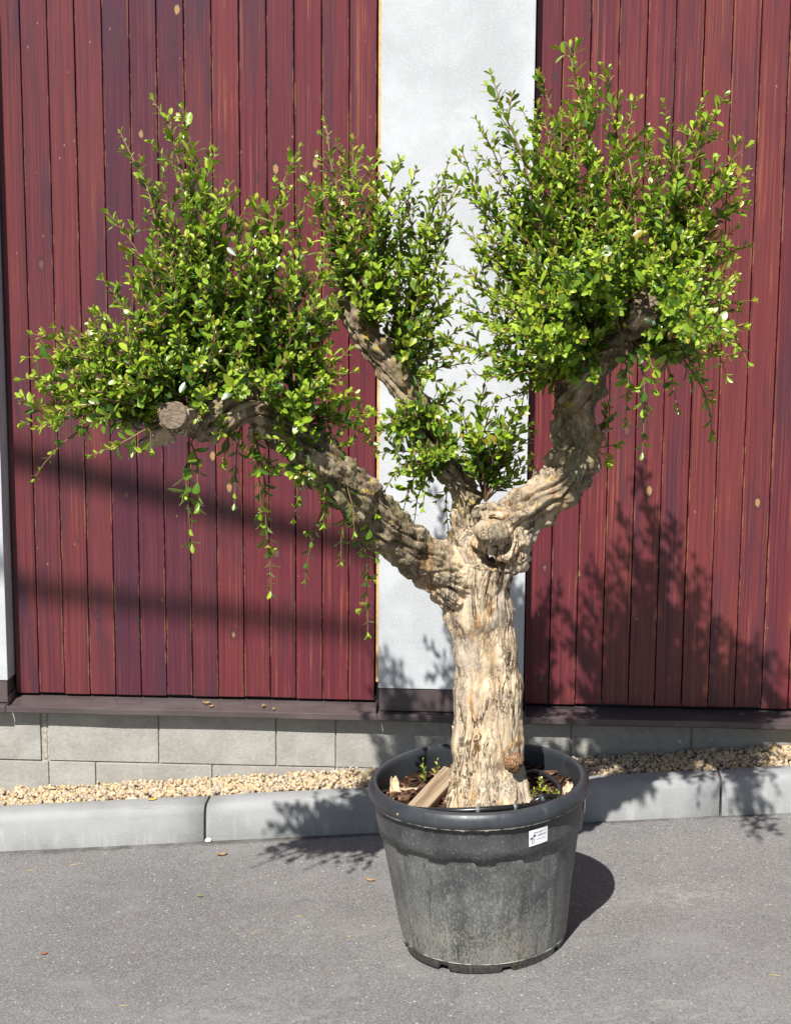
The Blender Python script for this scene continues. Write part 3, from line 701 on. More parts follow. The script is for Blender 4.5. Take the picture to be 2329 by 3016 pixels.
KY = lambda x: -0.207 - 0.012*x                  # back edge of the kerb
kerb = link('kerb', None, kind='structure'); kerb.empty_display_size = .1
prof = [(0.0, -.22), (0.0, .120), (-.008, .1235), (-.078, .121), (-.089, .117), (-.098, .108), (-.105, .094), (-.113, .0), (-.115, -.22)]
KJ = [-3.4, -2.56, -1.72, -.885, -.205, .634, 1.474, 2.314, 3.154, 3.99, 4.83]
for i in range(len(KJ)-1):
    a, b = KJ[i]+.004, KJ[i+1]-.004; L_ = b-a; st = 6; V = []; F = []
    for k in range(st+1):
        x = -L_/2 + L_*k/st; e = .003 if k in (0, st) else 0
        for (py, pz) in prof:
            V.append((x, py*(1-e*6)+random.uniform(-1, 1)*.0006, pz-.12-e + SLOPE*x))
    n = len(prof)
    for k in range(st):
        for j in range(n-1): F.append((k*n+j, k*n+j+1, (k+1)*n+j+1, (k+1)*n+j))
    F.append(tuple(range(n-1, -1, -1))); F.append(tuple(st*n+j for j in range(n)))
    me = mesh('kerb_stone', V, F, M_KERB)
    bm = bmesh.new(); bm.from_mesh(me); bmesh.ops.recalc_face_normals(bm, faces=bm.faces); bm.to_mesh(me); bm.free()
    for p in me.polygons: p.use_smooth = len(p.vertices) == 4
    o = link('kerb_stone', me, kerb); xm = (a+b)/2
    o.location = (xm, KY(xm)+random.uniform(-.003, .003), gz(xm)+.12+random.uniform(-.002, .002)); o.rotation_euler = (0, 0, -.012)

# gravel strip between kerb and wall
V = []; F = []
gx = np.linspace(-3.3, 4.7, 60)
for x in gx: V += [(x, -.02, gz(x)+.125), (x, KY(x)+.004, gz(x)+.10)]
F = [(2*i, 2*i+1, 2*i+3, 2*i+2) for i in range(len(gx)-1)]
link('gravel_bed', mesh('gravel_bed', V, F, M_BED), kind='structure')
bm = bmesh.new(); bmesh.ops.create_icosphere(bm, subdivisions=1, radius=1); bm.verts.ensure_lookup_table()
IV = np.array([v.co[:] for v in bm.verts]); IF = np.array([[v.index for v in f.verts] for f in bm.faces]); bm.free()
bm = bmesh.new(); bmesh.ops.create_icosphere(bm, subdivisions=2, radius=1); bm.verts.ensure_lookup_table()
IV2 = np.array([v.co[:] for v in bm.verts]); IF2 = np.array([[v.index for v in f.verts] for f in bm.faces]); bm.free()
def rand_rot(n):
    q = RNG.normal(size=(n, 4)); q /= np.linalg.norm(q, axis=1)[:, None]; w, x, y, z = q.T
    return np.stack([np.stack([1-2*(y*y+z*z), 2*(x*y-w*z), 2*(x*z+w*y)], -1), np.stack([2*(x*y+w*z), 1-2*(x*x+z*z), 2*(y*z-w*x)], -1), np.stack([2*(x*z-w*y), 2*(y*z+w*x), 1-2*(x*x+y*y)], -1)], 1)
def pebbles(N, x0, x1, size, lift):
    px = RNG.uniform(x0, x1, N); ky = -0.207-.012*px; t = RNG.uniform(0, 1, N)
    py = -.056 + (ky+.010+.056)*t; s = size*RNG.lognormal(0, .28, N)
    pz = np.array([gz(x) for x in px]) + .121 - .012*t + lift*RNG.uniform(-.4, 1, N)
    sc = np.stack([s*RNG.uniform(.9, 1.35, N), s*RNG.uniform(.75, 1.05, N), s*RNG.uniform(.5, .8, N)], -1)
    shp = IV[None]*(1+RNG.normal(0, .09, (N, len(IV), 1)))
    R = rand_rot(N); tilt = R
    W = np.einsum('nij,nvj->nvi', tilt, shp*sc[:, None, :]) + np.stack([px, py, pz], -1)[:, None]
    Fc = (IF[None] + (np.arange(N)*len(IV))[:, None, None]).reshape(-1, 3)
    return W.reshape(-1, 3), Fc, np.repeat(RNG.uniform(0, 1, N), len(IV)), np.repeat(RNG.uniform(0, 1, N), len(IV))
Vs = []; Fs = []; T1 = []; T2 = []; base = 0
for args in ((6000, -.7, 3.1, .0078, .012), (3200, -.7, 3.1, .0060, .018), (1500, -3.3, -.7, .0105, .010), (1000, 3.1, 4.7, .0105, .010)):
    v, f, a, b = pebbles(*args); Vs.append(v); Fs.append(f+base); T1.append(a); T2.append(b); base += len(v)
link('gravel', np_mesh('gravel', np.concatenate(Vs), np.concatenate(Fs), M_PEBBLE, True, {'tint': np.concatenate(T1), 'shade': np.concatenate(T2)}),
     kind='stuff', label='cream and tan pebbles filling the strip between kerb and wall', category='gravel')

# ------------------------------------------------------------------ building
bld = empty('building', (1.4, 0.2, -.4), 'building with dark red plank cladding, pale grey pilaster and concrete block base', 'building')
bld_inv = Matrix.Translation((-1.4, -.2, .4))
def bpart(name, me, parent=None, loc=(0, 0, 0), **kw):
    o = link(name, me, parent or bld, **kw)
    o.location = Vector(loc) - (Vector((1.4, .2, -.4)) if parent is None else Vector((0, 0, 0))); return o
TOP = 3.6; X0, X1 = -3.2, 4.6
bpart('wall', box_mesh('wall', X1-X0, .30, TOP+.25, M_RENDER, .004, 1, (0, 0, 0)), loc=((X0+X1)/2, .215, (TOP-.25)/2))
bpart('parapet_cap', box_mesh('parapet_cap', X1-X0+.08, .44, .05, M_SHEET, .004, 1), loc=((X0+X1)/2, .17, TOP+.03))
PW = .090; GAP = .0036; TH = .022
def plank_me(w, L):
    return box_mesh('plank', w, TH, L, M_PLANK, .0018, 1, (0, 0, L/2))
PM = plank_me(PW-GAP, TOP)
def panel(xl, lines, xr, tonef, label):
    cl = bpart('wood_cladding', box_mesh('wood_cladding', xr-xl, .02, TOP-.012, M_DARK, 0, 1, (0, 0, (TOP-.012)/2)), loc=((xl+xr)/2, .042, .006), label=label)
    edges = [xl]+lines+[xr]
    for i in range(len(edges)-1):
        a, b = edges[i], edges[i+1]; w = b-a
        if w < .02: continue
        me = PM if abs(w-PW) < .001 else plank_me(w-GAP, TOP)
        o = link('plank', me, cl); o.location = ((a+b)/2-(xl+xr)/2 + random.uniform(-.0004, .0004), TH/2-.042+random.uniform(-.0012, .0012), random.uniform(-.0025, .0025)-.006)
        o.color = (max(0, min(1, tonef(i)+random.uniform(-.12, .12))), random.random(), 0, 1)
left_lines = [k*PW for k in range(0, 14)]
panel(-.082, left_lines[:], 1.1735, lambda i: .05 if i < 8 else .8, 'plum red planks with tan knots between the two pilasters')
right_lines = [1.7675+k*PW for k in range(0, 27)]
panel(1.682, right_lines, X1-.4, lambda i: .85, 'warm red planks with orange grain right of the wide pilaster')
ll = [-.62-k*PW for k in range(28, 0, -1)]
panel(X0+.01, ll, -.62, lambda i: .3, 'red planks beyond the narrow pilaster')
trim = bpart('trim_strip', box_mesh('trim_strip', .010, .034, TOP-.07, M_TRIM, .0015, 1, (0, 0, (TOP-.07)/2)), loc=(1.1805, .008, .066), label='bare pale wood strip beside the pilaster')
PILZ = .064
def pilaster(a, b, label):
    p = bpart('pilaster', box_mesh('pilaster', b-a, .112, TOP-PILZ-.002, M_PLASTER, .0025, 2, (0, 0, (TOP-PILZ-.002)/2)), loc=((a+b)/2, -.080+.056, PILZ), label=label)
    f = bpart('base_flashing', box_mesh('base_flashing', b-a-.006, .10, .078, M_SHEET, .002, 1, (0, 0, .039)), loc=((a+b)/2, -.076+.05, PILZ-.080))
    for x in np.arange(-(b-a)/2+.09, (b-a)/2, .16):
        s = link('screw', box_mesh('screw', .008, .004, .008, M_SHEET, .0018, 2), f); s.location = (x, -.0515, .055)
    return p
pilaster(1.1885, 1.6780, 'pale grey mottled pilaster panel behind the tree')
pilaster(-.615, -.086, 'pale grey pilaster panel at the end of the plum planks')
def sill(a, b, front=-.100, bend=0):
    st = max(2, int((b-a)/.12)); V = []; F = []; t = .0016
    ring = [(.030, -.010), (.002, -.0125), (front+.003, -.0225), (front, -.0245), (front-.001, -.0420), (front+.0025, -.0455), (front+.009, -.0445), (front+.009, -.0428), (front+.003, -.0425), (front+.002, -.0262), (.002, -.0165), (.030, -.0145)]
    n = len(ring)
    for k in range(st+1):
        x = a+(b-a)*k/st-(a+b)/2; dy = random.uniform(-1, 1)*.0014; dz = random.uniform(-1, 1)*.0012
        for (y, z) in ring: V.append((x, y+(dy if y < -.05 else 0), z+(dz if y < -.05 else 0)))
    for k in range(st):
        for j in range(n): F.append((k*n+j, (k+1)*n+j, (k+1)*n+(j+1) % n, k*n+(j+1) % n))
    F.append(tuple(range(n))); F.append(tuple(st*n+j for j in range(n-1, -1, -1)))
    me = mesh('sill_flashing', V, F, M_SHEET)
    bm = bmesh.new(); bm.from_mesh(me); bmesh.ops.recalc_face_normals(bm, faces=bm.faces); bm.to_mesh(me); bm.free()
    return bpart('sill_flashing', me, loc=((a+b)/2, 0, 0))
sill(X0, -.618); sill(-.616, -.092, -.104); sill(-.088, 1.1855); sill(1.1875, 1.684, -.103); sill(1.686, X1)
# little folded end of the sheet beside the pilasters
for x in (-.083, 1.182, 1.687):
    b_ = bpart('sill_upstand', box_mesh('sill_upstand', .002, .095, .030, M_SHEET, .0008, 1, (0, -.0475, .015)), loc=(x, -.003, -.014))
    b_.rotation_euler = (.10, 0, 0)
# block base
fd = bpart('foundation', box_mesh('foundation', X1-X0, .20, .70, M_MORTARP, 0, 1), loc=((X0+X1)/2, .058, -.40))
fx = (X0+X1)/2
def block(a, b, z0, z1, mat=M_BLOCK, proud=0.0, name='concrete_block'):
    g = random.uniform(.0016, .0030)
    me = box_mesh(name, b-a-2*g, .05, z1-z0-.0022, mat, .003, 2, (0, 0, 0), .0006)
    o = link(name, me, fd); o.location = ((a+b)/2-fx, -.05+.025-.058-proud+random.uniform(-.0012, .0012), (z0+z1)/2+.40); return o
P4 = .4075
up = [.017-P4*k for k in range(7, 0, -1)]+[.017]; up2 = [.040, .428, .836, 1.041, 1.4375, 1.845, 2.25, 2.6575, 3.065, 3.4725, 3.88, 4.2875, X1]
for s in (up, up2):
    for i in range(len(s)-1): block(s[i], s[i+1], -.228, -.022)
m_ = block(.0175, .0385, -.226, -.022, M_MORTARP, -.004, 'mortar_fill')
lo = [.041-P4*k for k in range(7, 0, -1)]+[.041, .206, .613, 1.041, 1.4485, 1.856, 2.26, 2.67, 3.08, 3.5, 3.9, 4.3, X1]
for z0, z1, sh in ((-.434, -.230, 0), (-.640, -.436, .2)):
    for i in range(len(lo)-1):
        if sh and lo[i] > 1.5: break
        block(lo[i]+(sh if i else 0), lo[i+1]+sh, z0, z1)

# ------------------------------------------------------------------ pot (local frame tilted with the sloping ground)
PC = Vector((1.556, -1.143, gz(1.556, -1.143)+.001)); TILT = .050
pot = empty('plant_pot', PC, 'large dusty black plastic nursery pot with rolled rim, standing on the asphalt', 'pot', None, (.03, -TILT, 0))
from mathutils import Euler
PM4 = Matrix.Translation(PC) @ Euler((.03, -TILT, 0)).to_matrix().to_4x4()
def toW(p): return PM4 @ Vector(p)
NS = 192
def r_body(z): return .226 + (z-.026)/(.346-.026)*(.272-.226)
def lathe(rows, name, mat, closed=False):
    V = []; F = []
    for row in rows:
        for k in range(NS):
            th = 2*math.pi*k/NS; r, z = row(th); V.append((r*math.sin(th), -r*math.cos(th), z))
    R_ = len(rows)
    for j in range(R_-1 + (1 if closed else 0)):
        for k in range(NS):
            a = j*NS+k; b = j*NS+(k+1) % NS; c = ((j+1) % R_)*NS+(k+1) % NS; d = ((j+1) % R_)*NS+k; F.append((a, b, c, d))
    return mesh(name, V, F, mat, True)
def dent(th, z): return .0022*mnoise.noise(Vector((math.sin(th)*2.2, math.cos(th)*2.2, z*7)))
def rib(th):     # broad vertical flats between narrow ridges
    c = math.cos(th*14+.6); return .0030*max(0, c-.80)/.20 - .0006
def tab(th): return 1.0 if (th*14/(2*math.pi)+.1) % 1.0 < .42 else 0.0
rows = []
for k in range(17):
    z = .026+.004+(.336-.030)*k/16
    rows.append(lambda th, z=z, k=k: (r_body(z)+dent(th, z)+rib(th)*min(1, k/2, (16-k)/2+.3), z))
for dz_, dr in ((0, 0), (.001, .0062), (.014, .0082), (.0145, .0086)):
    rows.append(lambda th, dz_=dz_, dr=dr: (r_body(.340)+dr+dent(th, .34), .340+dz_ - (.008 if dz_ < .012 else 0)*tab(th)))
for z in (.370, .392, .415, .436):
    rows.append(lambda th, z=z: (.2815+(z-.346)*.06+dent(th, z)*.6, z))
link('pot_body', lathe(rows, 'pot_body', M_POT), pot)
# foot ring with drainage notches
rows = []
def foot(th, z):
    d = (th-math.radians(12)) % (math.pi/4); notch = 1 if (d < .13) else 0
    return notch
for r, z in ((.205, .024), (.2195, .0), (.2225, .001), (.2250, .026), (.2272, .0275), (.2278, .0300)):
    rows.append(lambda th, r=r, z=z: (r - (.004 if foot(th, z) and z < .01 else 0), max(z, .013 if foot(th, z) else 0)))
link('foot_ring', lathe(rows, 'foot_ring', M_POT), pot)
rows = [lambda th, r=r, z=z: (r+.0006*mnoise.noise(Vector((th*9, z*90, 3))), z) for r, z in ((.2276, .0276), (.2286, .0284), (.2282, .0296), (.2272, .0300))]
link('mould_seam', lathe(rows, 'mould_seam', M_FLASH), pot)
# rolled rim and inner wall
prof = [(.2845, .4315), (.2975, .4315), (.3010, .4360), (.3018, .4460), (.2995, .4580), (.2935, .4690), (.2870, .4735), (.2805, .4730), (.2765, .4680), (.2748, .4560), (.2715, .4200), (.2680, .3700), (.2660, .340)]
rows = [lambda th, r=r, z=z: (r+dent(th, z)*.8, z+.0018*mnoise.noise(Vector((math.sin(th)*1.7, math.cos(th)*1.7, 9)))) for r, z in prof]
link('rim', lathe(rows, 'rim', M_RIM), pot)
rows = [lambda th, r=r, z=z: (r+dent(th, .44)*.8, z+.0018*mnoise.noise(Vector((math.sin(th)*1.7, math.cos(th)*1.7, 9)))-.0022*max(0, mnoise.noise(Vector((th*22, 4, 1))))**2*4*(z < .431)) for r, z in ((.2950, .4320), (.2972, .4292), (.2985, .4306), (.2990, .4330))]
link('rim_flash', lathe(rows, 'rim_flash', M_FLASH), pot)
sc = link('screw', box_mesh('screw', .007, .005, .007, M_BRASS, .0024, 3), pot); th = math.radians(-44)
sc.location = (.3005*math.sin(th), -.3005*math.cos(th), .449); sc.rotation_euler = (0, 0, th)
# price label, wrapped on the band
LTH, LZ = math.radians(32.5), .3905
def onpot(u, v, lift):  # u right, v up on the band, metres
    r = .2820+(LZ+v-.346)*.06+lift+.0012; th = LTH+u/r
    return (r*math.sin(th), -r*math.cos(th), LZ+v)
def grid_label(name, w, h, lift, mat, parent, nx=10, ny=3, skew=.0):
    V = [onpot(-w/2+w*i/nx, -h/2+h*j/ny+skew*(w*i/nx-w/2), lift) for j in range(ny+1) for i in range(nx+1)]
    F = [(j*(nx+1)+i, j*(nx+1)+i+1, (j+1)*(nx+1)+i+1, (j+1)*(nx+1)+i) for j in range(ny) for i in range(nx)]
    return link(name, mesh(name, V, F, mat, True), parent)
SK = .06
lab = grid_label('price_label', .058, .044, .0009, M_PAPER, pot, skew=SK); lab['label'] = 'white price label with small black print'
def text(body, size, u, v, parent, name='lettering', xs_=1.0):
    cu = bpy.data.curves.new(name, 'FONT'); cu.body = body; cu.size = size; cu.resolution_u = 2
    o = bpy.data.objects.new('tmp', cu); COL.objects.link(o); dg = bpy.context.evaluated_depsgraph_get(); dg.update()
    me = bpy.data.meshes.new_from_object(o.evaluated_get(dg)); bpy.data.objects.remove(o, do_unlink=True)
    for vt in me.vertices:
        uu = u+vt.co.x*xs_; vt.co = onpot(uu, v+vt.co.y+SK*uu, .0013)
    me.materials.clear(); me.materials.append(M_INK); return link(name, me, parent)
text('Granátové jablko - N°1', .0068, -.0155, .0105, lab, xs_=.62)
text('18.000 Kč', .0082, -.0045, .0005, lab, xs_=.82)
text('zahradnictví  prodejna', .0040, -.0055, -.0085, lab, xs_=.72)
# two palms mark
V = []; F = []
def poly(pts):
    b = len(V); V.extend(onpot(u, v+SK*u, .0013) for u, v in pts); F.append(tuple(range(b, b+len(pts))))
def frond(cx, cy, ang, L_):
    dx, dy = math.cos(ang), math.sin(ang); px, py = -dy, dx
    poly([(cx, cy), (cx+dx*L_*.5+px*L_*.16, cy+dy*L_*.5+py*L_*.16), (cx+dx*L_, cy+dy*L_-L_*.12), (cx+dx*L_*.5-px*L_*.14, cy+dy*L_*.5-py*L_*.14)])
for (tx, ty, bx) in ((-.021, -.0015, -.0185), (-.0125, .0045, -.0155)):
    for a in (-25, 15, 55, 95, 135, 170, 205): frond(tx, ty, math.radians(a), .0058)
    poly([(tx-.0005, ty), (bx-.0007, -.0165), (bx+.0007, -.0165), (tx+.0007, ty)])
link('palm_mark', mesh('palm_mark', V, F, M_INK), lab)
LTH, LZ = math.radians(83), .400
t2 = grid_label('side_tag', .040, .046, .0020, M_PAPER, pot); t2['label'] = 'white tag on the shaded side of the pot'

# soil
V = []; F = []; nr, na = 22, 96
for j in range(nr+1):
    for k in range(na):
        r = .267*j/nr; th = 2*math.pi*k/na; x, y = r*math.cos(th), r*math.sin(th)
        z = .401+.012*math.exp(-(r/.15)**2)+.012*mnoise.noise(Vector((x*14, y*14, 1)))+.006*mnoise.noise(Vector((x*45, y*45, 5)))
        z += .020*max(0, (x-.05)/.25)*max(0, y/.25+.4) + .014*max(0, -(x+.1)/.2)
        V.append(toW((x, y, z)))
for j in range(nr):
    for k in range(na): F.append((j*na+k, (j+1)*na+k, (j+1)*na+(k+1) % na, j*na+(k+1) % na))
link('potting_soil', mesh('potting_soil', V, F, M_SOIL, True), kind='stuff', label='dark brown potting soil filling the pot', category='soil')
def soil_z(x, y):
    r = math.hypot(x, y)
    return .401+.012*math.exp(-(r/.15)**2)+.012*mnoise.noise(Vector((x*14, y*14, 1)))+.006*mnoise.noise(Vector((x*45, y*45, 5)))+.020*max(0, (x-.05)/.25)*max(0, y/.25+.4)+.014*max(0, -(x+.1)/.2)
# mulch chips
Vc = []; Fc = []; Tc = []
cube = [(-1, -1, -1), (1, -1, -1), (1, 1, -1), (-1, 1, -1), (-1, -1, 1), (1, -1, 1), (1, 1, 1), (-1, 1, 1)]
cf = [(0, 3, 2, 1), (4, 5, 6, 7), (0, 1, 5, 4), (1, 2, 6, 5), (2, 3, 7, 6), (3, 0, 4, 7)]
for i in range(1500):
    th = random.uniform(0, 2*math.pi); r = .262*math.sqrt(random.uniform(.1, 1)); x, y = r*math.cos(th), r*math.sin(th)
    s = random.lognormvariate(0, .45); sx, sy, sz = .0062*s*random.uniform(.7, 1.6), .0030*s, .0014*s
    q = Quaternion((random.gauss(0, .35), random.gauss(0, .35), 1), random.uniform(0, 6.28)); b = len(Vc); tt = random.random()**1.6
    c0 = Vector((x, y, soil_z(x, y)+.002+random.uniform(-.001, .005)))
    for v in cube:
        k = 1-.35*(v[0] > 0)*random.random(); Vc.append(toW(c0+q @ Vector((v[0]*sx, v[1]*sy*k, v[2]*sz)))); Tc.append(tt)
    Fc += [tuple(b+j for j in f) for f in cf]
link('mulch', np_mesh('mulch', np.array([v[:] for v in Vc]), np.array(Fc), M_CHIP, False, {'tint': Tc}), kind='stuff', label='brown bark mulch chips scattered over the potting soil', category='mulch')

# ------------------------------------------------------------------ the tree
base_pt = Vector(LIMBS['trunk'][1][:3])
tree = empty('pomegranate_tree', base_pt, 'old gnarled pomegranate tree with three pruned limbs and bright green shoots, in the black pot', 'tree')
def tpart(name, me, parent=None, **kw):
    o = link(name, me, parent or tree, **kw)
    if parent is None: o.location = -base_pt
    return o
def smooth_path(pts, sub=6):
    P = np.array(pts); n = len(P); out = []
    for i in range(n-1):
        p0, p1, p2, p3 = P[max(i-1, 0)], P[i], P[i+1], P[min(i+2, n-1)]
        for k in range(sub):
            t = k/sub; out.append(.5*((2*p1)+(-p0+p2)*t+(2*p0-5*p1+4*p2-p3)*t*t+(-p0+3*p1-3*p2+p3)*t**3))
    out.append(P[-1]); return np.array(out)
bm_all = []; CL = []     # centre-line samples: xyz, s, radius, limb id
IDS = {'trunk': 0, 'limb_a': 1, 'limb_b': 2, 'limb_c': 3}
AV = []; AF = []
def add_limb(path, lid, n=28):
    P = smooth_path(path); pts = P[:, :3]; rad = P[:, 3].copy(); s = np.concatenate([[0], np.cumsum(np.linalg.norm(np.diff(pts, axis=0), axis=1))])
    for i in range(len(rad)):
        rad[i] *= 1+.10*mnoise.noise(Vector((s[i]*14, lid*7.3, 2)))
    tg = np.gradient(pts, axis=0); tg /= np.linalg.norm(tg, axis=1)[:, None]
    for i in range(len(pts)): CL.append((*pts[i], s[i], rad[i], lid, *tg[i]))
    v, f = tube([tuple(p) for p in pts], rad, n); b = len(AV); AV.extend(v); AF.extend(tuple(b+k for k in ff) for ff in f)
for nm, pth in LIMBS.items(): add_limb(pth, IDS[nm])
for nm, ls in STUBS.items():
    for pth in ls: add_limb(pth, IDS[nm])
# root flare
for ang, L_, r0 in ((200, .10, .045), (250, .11, .05), (300, .10, .05), (340, .11, .04), (30, .12, .045), (90, .11, .045), (150, .11, .045)):
    a = math.radians(ang); b0 = Vector(LIMBS['trunk'][2][:3]); d = Vector((math.cos(a), math.sin(a), 0))
    p = [b0+d*.055+Vector((0, 0, .03)), b0+d*.075+Vector((0, 0, -.05)), b0+d*.11+Vector((0, 0, -.135))]
    add_limb([(*q, r) for q, r in zip(p, (r0*.7, r0*.85, r0*.75))], 0, 16)
raw = mesh('raw', AV, AF); tmp = bpy.data.objects.new('tmp', raw); COL.objects.link(tmp)
md = tmp.modifiers.new('r', 'REMESH'); md.mode = 'VOXEL'; md.voxel_size = .0038; md.use_smooth_shade = True
s_ = tmp.modifiers.new('s', 'SMOOTH'); s_.factor = .5; s_.iterations = 5
dg = bpy.context.evaluated_depsgraph_get(); dg.update()
solid = bpy.data.meshes.new_from_object(tmp.evaluated_get(dg)); bpy.data.objects.remove(tmp, do_unlink=True)
nv = len(solid.vertices); VX = np.empty(nv*3, np.float32); solid.vertices.foreach_get('co', VX); VX = VX.reshape(-1, 3).astype(float)
NX = np.empty(nv*3, np.float32); solid.vertices.foreach_get('normal', NX); NX = NX.reshape(-1, 3).astype(float)
CLA = np.array(CL); best = np.full(nv, 1e9); bi = np.zeros(nv, int)
for i in range(len(CLA)):
    d = np.linalg.norm(VX-CLA[i, :3], axis=1)-CLA[i, 4]; m_ = d < best; best[m_] = d[m_]; bi[m_] = i
C0 = CLA[bi]; off = VX-C0[:, :3]; al = np.sum(off*C0[:, 6:9], axis=1); off = off-C0[:, 6:9]*al[:, None]; sl_ = C0[:, 3]+al; lid = C0[:, 5]
AGE0 = {0: 0.0, 1: 1.0, 2: 1.0, 3: .62}
disp = np.zeros(nv); plate = np.zeros(nv); age = np.zeros(nv)
nz = mnoise.noise
for i in range(nv):
    o = off[i]; s = sl_[i]; L_ = int(lid[i]); x, y, z = o[0], o[1], o[2]
    st = .11 if L_ == 0 else .26
    if L_ == 0: q = Vector((x, y, VX[i, 2]*st+L_*3.1))
    else: q = Vector((x+L_*5.7, y, z+s*st))
    w = nz(q*20+Vector((3, 1, 7)))*.026
    qw = q+Vector((w, -w, w*.5))
    lobes = nz(q*10)
    fur = 1-abs(nz(qw*24)); fur = max(0, fur-.80)/.20
    fur2 = 1-abs(nz(qw*52+Vector((9, 2, 4)))); fur2 = max(0, fur2-.78)/.22
    pl = nz(qw*44+Vector((1, 8, 3)))+.45*nz(qw*110+Vector((4, 8, 1))); plq = math.floor((pl+.6)*5)/5
    gate = max(0, min(1, .5+1.6*nz(q*7+Vector((20, 3, 3)))))
    knob = nz(Vector(VX[i])*26); k2 = nz(Vector(VX[i])*70+Vector((5, 5, 5)))
    if L_ == 0: dsp = .017*lobes-.0150*gate*fur**1.3-.0042*fur2+.0036*plq+.0030*knob+.0012*k2
    else: dsp = .010*lobes-.0140*fur**1.3-.0065*fur2+.0060*plq+(.0150 if L_ < 3 else .0190)*knob+.0052*k2
    disp[i] = dsp; plate[i] = min(1, max(0, .5+1.1*pl))
    if L_ == 0: a_ = 0.0
    else: a_ = AGE0[L_]*min(1, max(0, (s-.04)/.16))
    if L_ == 3: a_ = min(1, a_+.5*max(0, (s-.22)/.2))
    age[i] = min(1, max(0, a_+.45*nz(Vector(VX[i])*9)*(1 if L_ else .5)))
VX2 = VX+NX*disp[:, None]
solid.vertices.foreach_set('co', VX2.astype(np.float32).ravel()); solid.update()
NX2 = np.empty(nv*3, np.float32); solid.vertices.foreach_get('normal', NX2); NX2 = NX2.reshape(-1, 3)
npoly = len(solid.polygons); lp = np.empty(npoly*4 if all(len(p.vertices) == 4 for p in solid.polygons) else 0, np.int32)
FQ = np.array([p.vertices[:] for p in solid.polygons if len(p.vertices) == 4], np.int32)
fl = np.sort(lid[FQ], axis=1)[:, 1].astype(int)
PART = {}
for nm, k in IDS.items():
    fq = FQ[fl == k]; u, inv = np.unique(fq, return_inverse=True)
    me = np_mesh(nm, VX2[u], inv.reshape(-1, 4), M_BARK, True, {'age': age[u], 'plate': plate[u], 'up': NX2[u, 2]})
    try: me.normals_split_custom_set_from_vertices([tuple(n) for n in NX2[u]])
    except Exception: pass
    PART[nm] = tpart('trunk' if k == 0 else 'limb', me)
PART['trunk']['label'] = 'thick pale tan trunk with flaking furrowed bark'
PART['limb_a']['label'] = 'lichen spotted limb ending in a sawn stub, reaching over the asphalt'
PART['limb_b']['label'] = 'steep middle limb with yellow lichen'
PART['limb_c']['label'] = 'crooked grey limb bending upward past the pilaster edge'
# loose plates of bark lifting off
FV = []; FF = []; FA = []; FP = []
cand = np.where((VX2[:, 2] > .09) & (np.abs(NX2[:, 2]) < .75))[0]
for i in RNG.choice(cand, 330, replace=False):
    nrm = Vector([float(c) for c in NX2[i]]); tg = Vector([float(c) for c in C0[i, 6:9]]); tg = (tg-nrm*tg.dot(nrm)).normalized(); sd = nrm.cross(tg)
    k = min(1.5, random.lognormvariate(0, .4)); L_ = .009*k; W_ = .0065*k*random.uniform(.7, 1.4); lift = random.uniform(.1, .5); o0 = Vector([float(c) for c in VX2[i]])-nrm*.001
    sgn = random.choice((-1, 1)); b0 = len(FV); av = float(age[i])+random.uniform(-.2, .3); pv_ = random.random()
    for j in range(4):
        t = j/3
        for u in (-1, 0, 1):
            p = o0+tg*(t-.3)*2*L_+sd*(u*W_*(1-.45*t*t)*random.uniform(.75, 1.15)+sgn*.2*W_*t)+nrm*(lift*L_*.9*t*t+.0016-.25*W_*abs(u))
            FV.append(p); FA.append(min(1, max(0, av))); FP.append(pv_)
    for t_ in (0,):
        m0 = len(FV)
        for q_ in range(12): FV.append(FV[b0+q_]-nrm*.0016); FA.append(min(1, max(0, av))); FP.append(pv_)
    for j in range(3):
        for u in range(2):
            a = b0+j*3+u; FF.append((a, a+1, a+4, a+3)); a += 12; FF.append((a, a+3, a+4, a+1))
    for u in range(2):
        a = b0+9+u; FF.append((a, a+1, a+13, a+12))
    for j in range(3):
        a = b0+j*3; FF.append((a, a+3, a+15, a+12)); a += 2; FF.append((a, a+12, a+15, a+3))
tpart('loose_bark', np_mesh('loose_bark', np.array([v[:] for v in FV]), np.array(FF), M_BARK, False, {'age': FA, 'plate': FP, 'up': [0.0]*len(FV)}), kind='stuff')
bpy.data.meshes.remove(solid)
def blob(name, loc, sc, mat, parent, amp, freq, seed, **kw):
    bm = bmesh.new(); bmesh.ops.create_icosphere(bm, subdivisions=4, radius=1)
    for v in bm.verts:
        p = v.co.copy(); k = 1+amp*nz(p*freq+Vector((seed, 1, 2)))+amp*.5*nz(p*freq*2.7+Vector((seed, 5, 2)))-amp*.8*max(0, (1-abs(nz(p*freq*1.4+Vector((seed, 9, 9)))))-.85)/.15
        v.co = Vector((p.x*sc[0], p.y*sc[1], p.z*sc[2]))*k
    me = bpy.data.meshes.new(name); bm.to_mesh(me); bm.free(); me.materials.append(mat)
    me.polygons.foreach_set('use_smooth', [True]*len(me.polygons))
    n = len(me.vertices)
    for k, val in (('age', .45), ('plate', .5), ('up', 0.0)):
        at = me.attributes.new(k, 'FLOAT', 'POINT'); at.data.foreach_set('value', [val]*n)
    o = link(name, me, parent, **kw); o.location = loc; return o
blob('burl', BURL[0], (.044, .036, .036), M_BARK, PART['limb_c'], .13, 1.5, 3, label='rounded grey burl shaped like a bird head')
blob('burl', BURL[1], (.034, .030, .031), M_BURL, PART['trunk'], .12, 2.2, 8, label='cracked orange brown callus at the trunk foot')
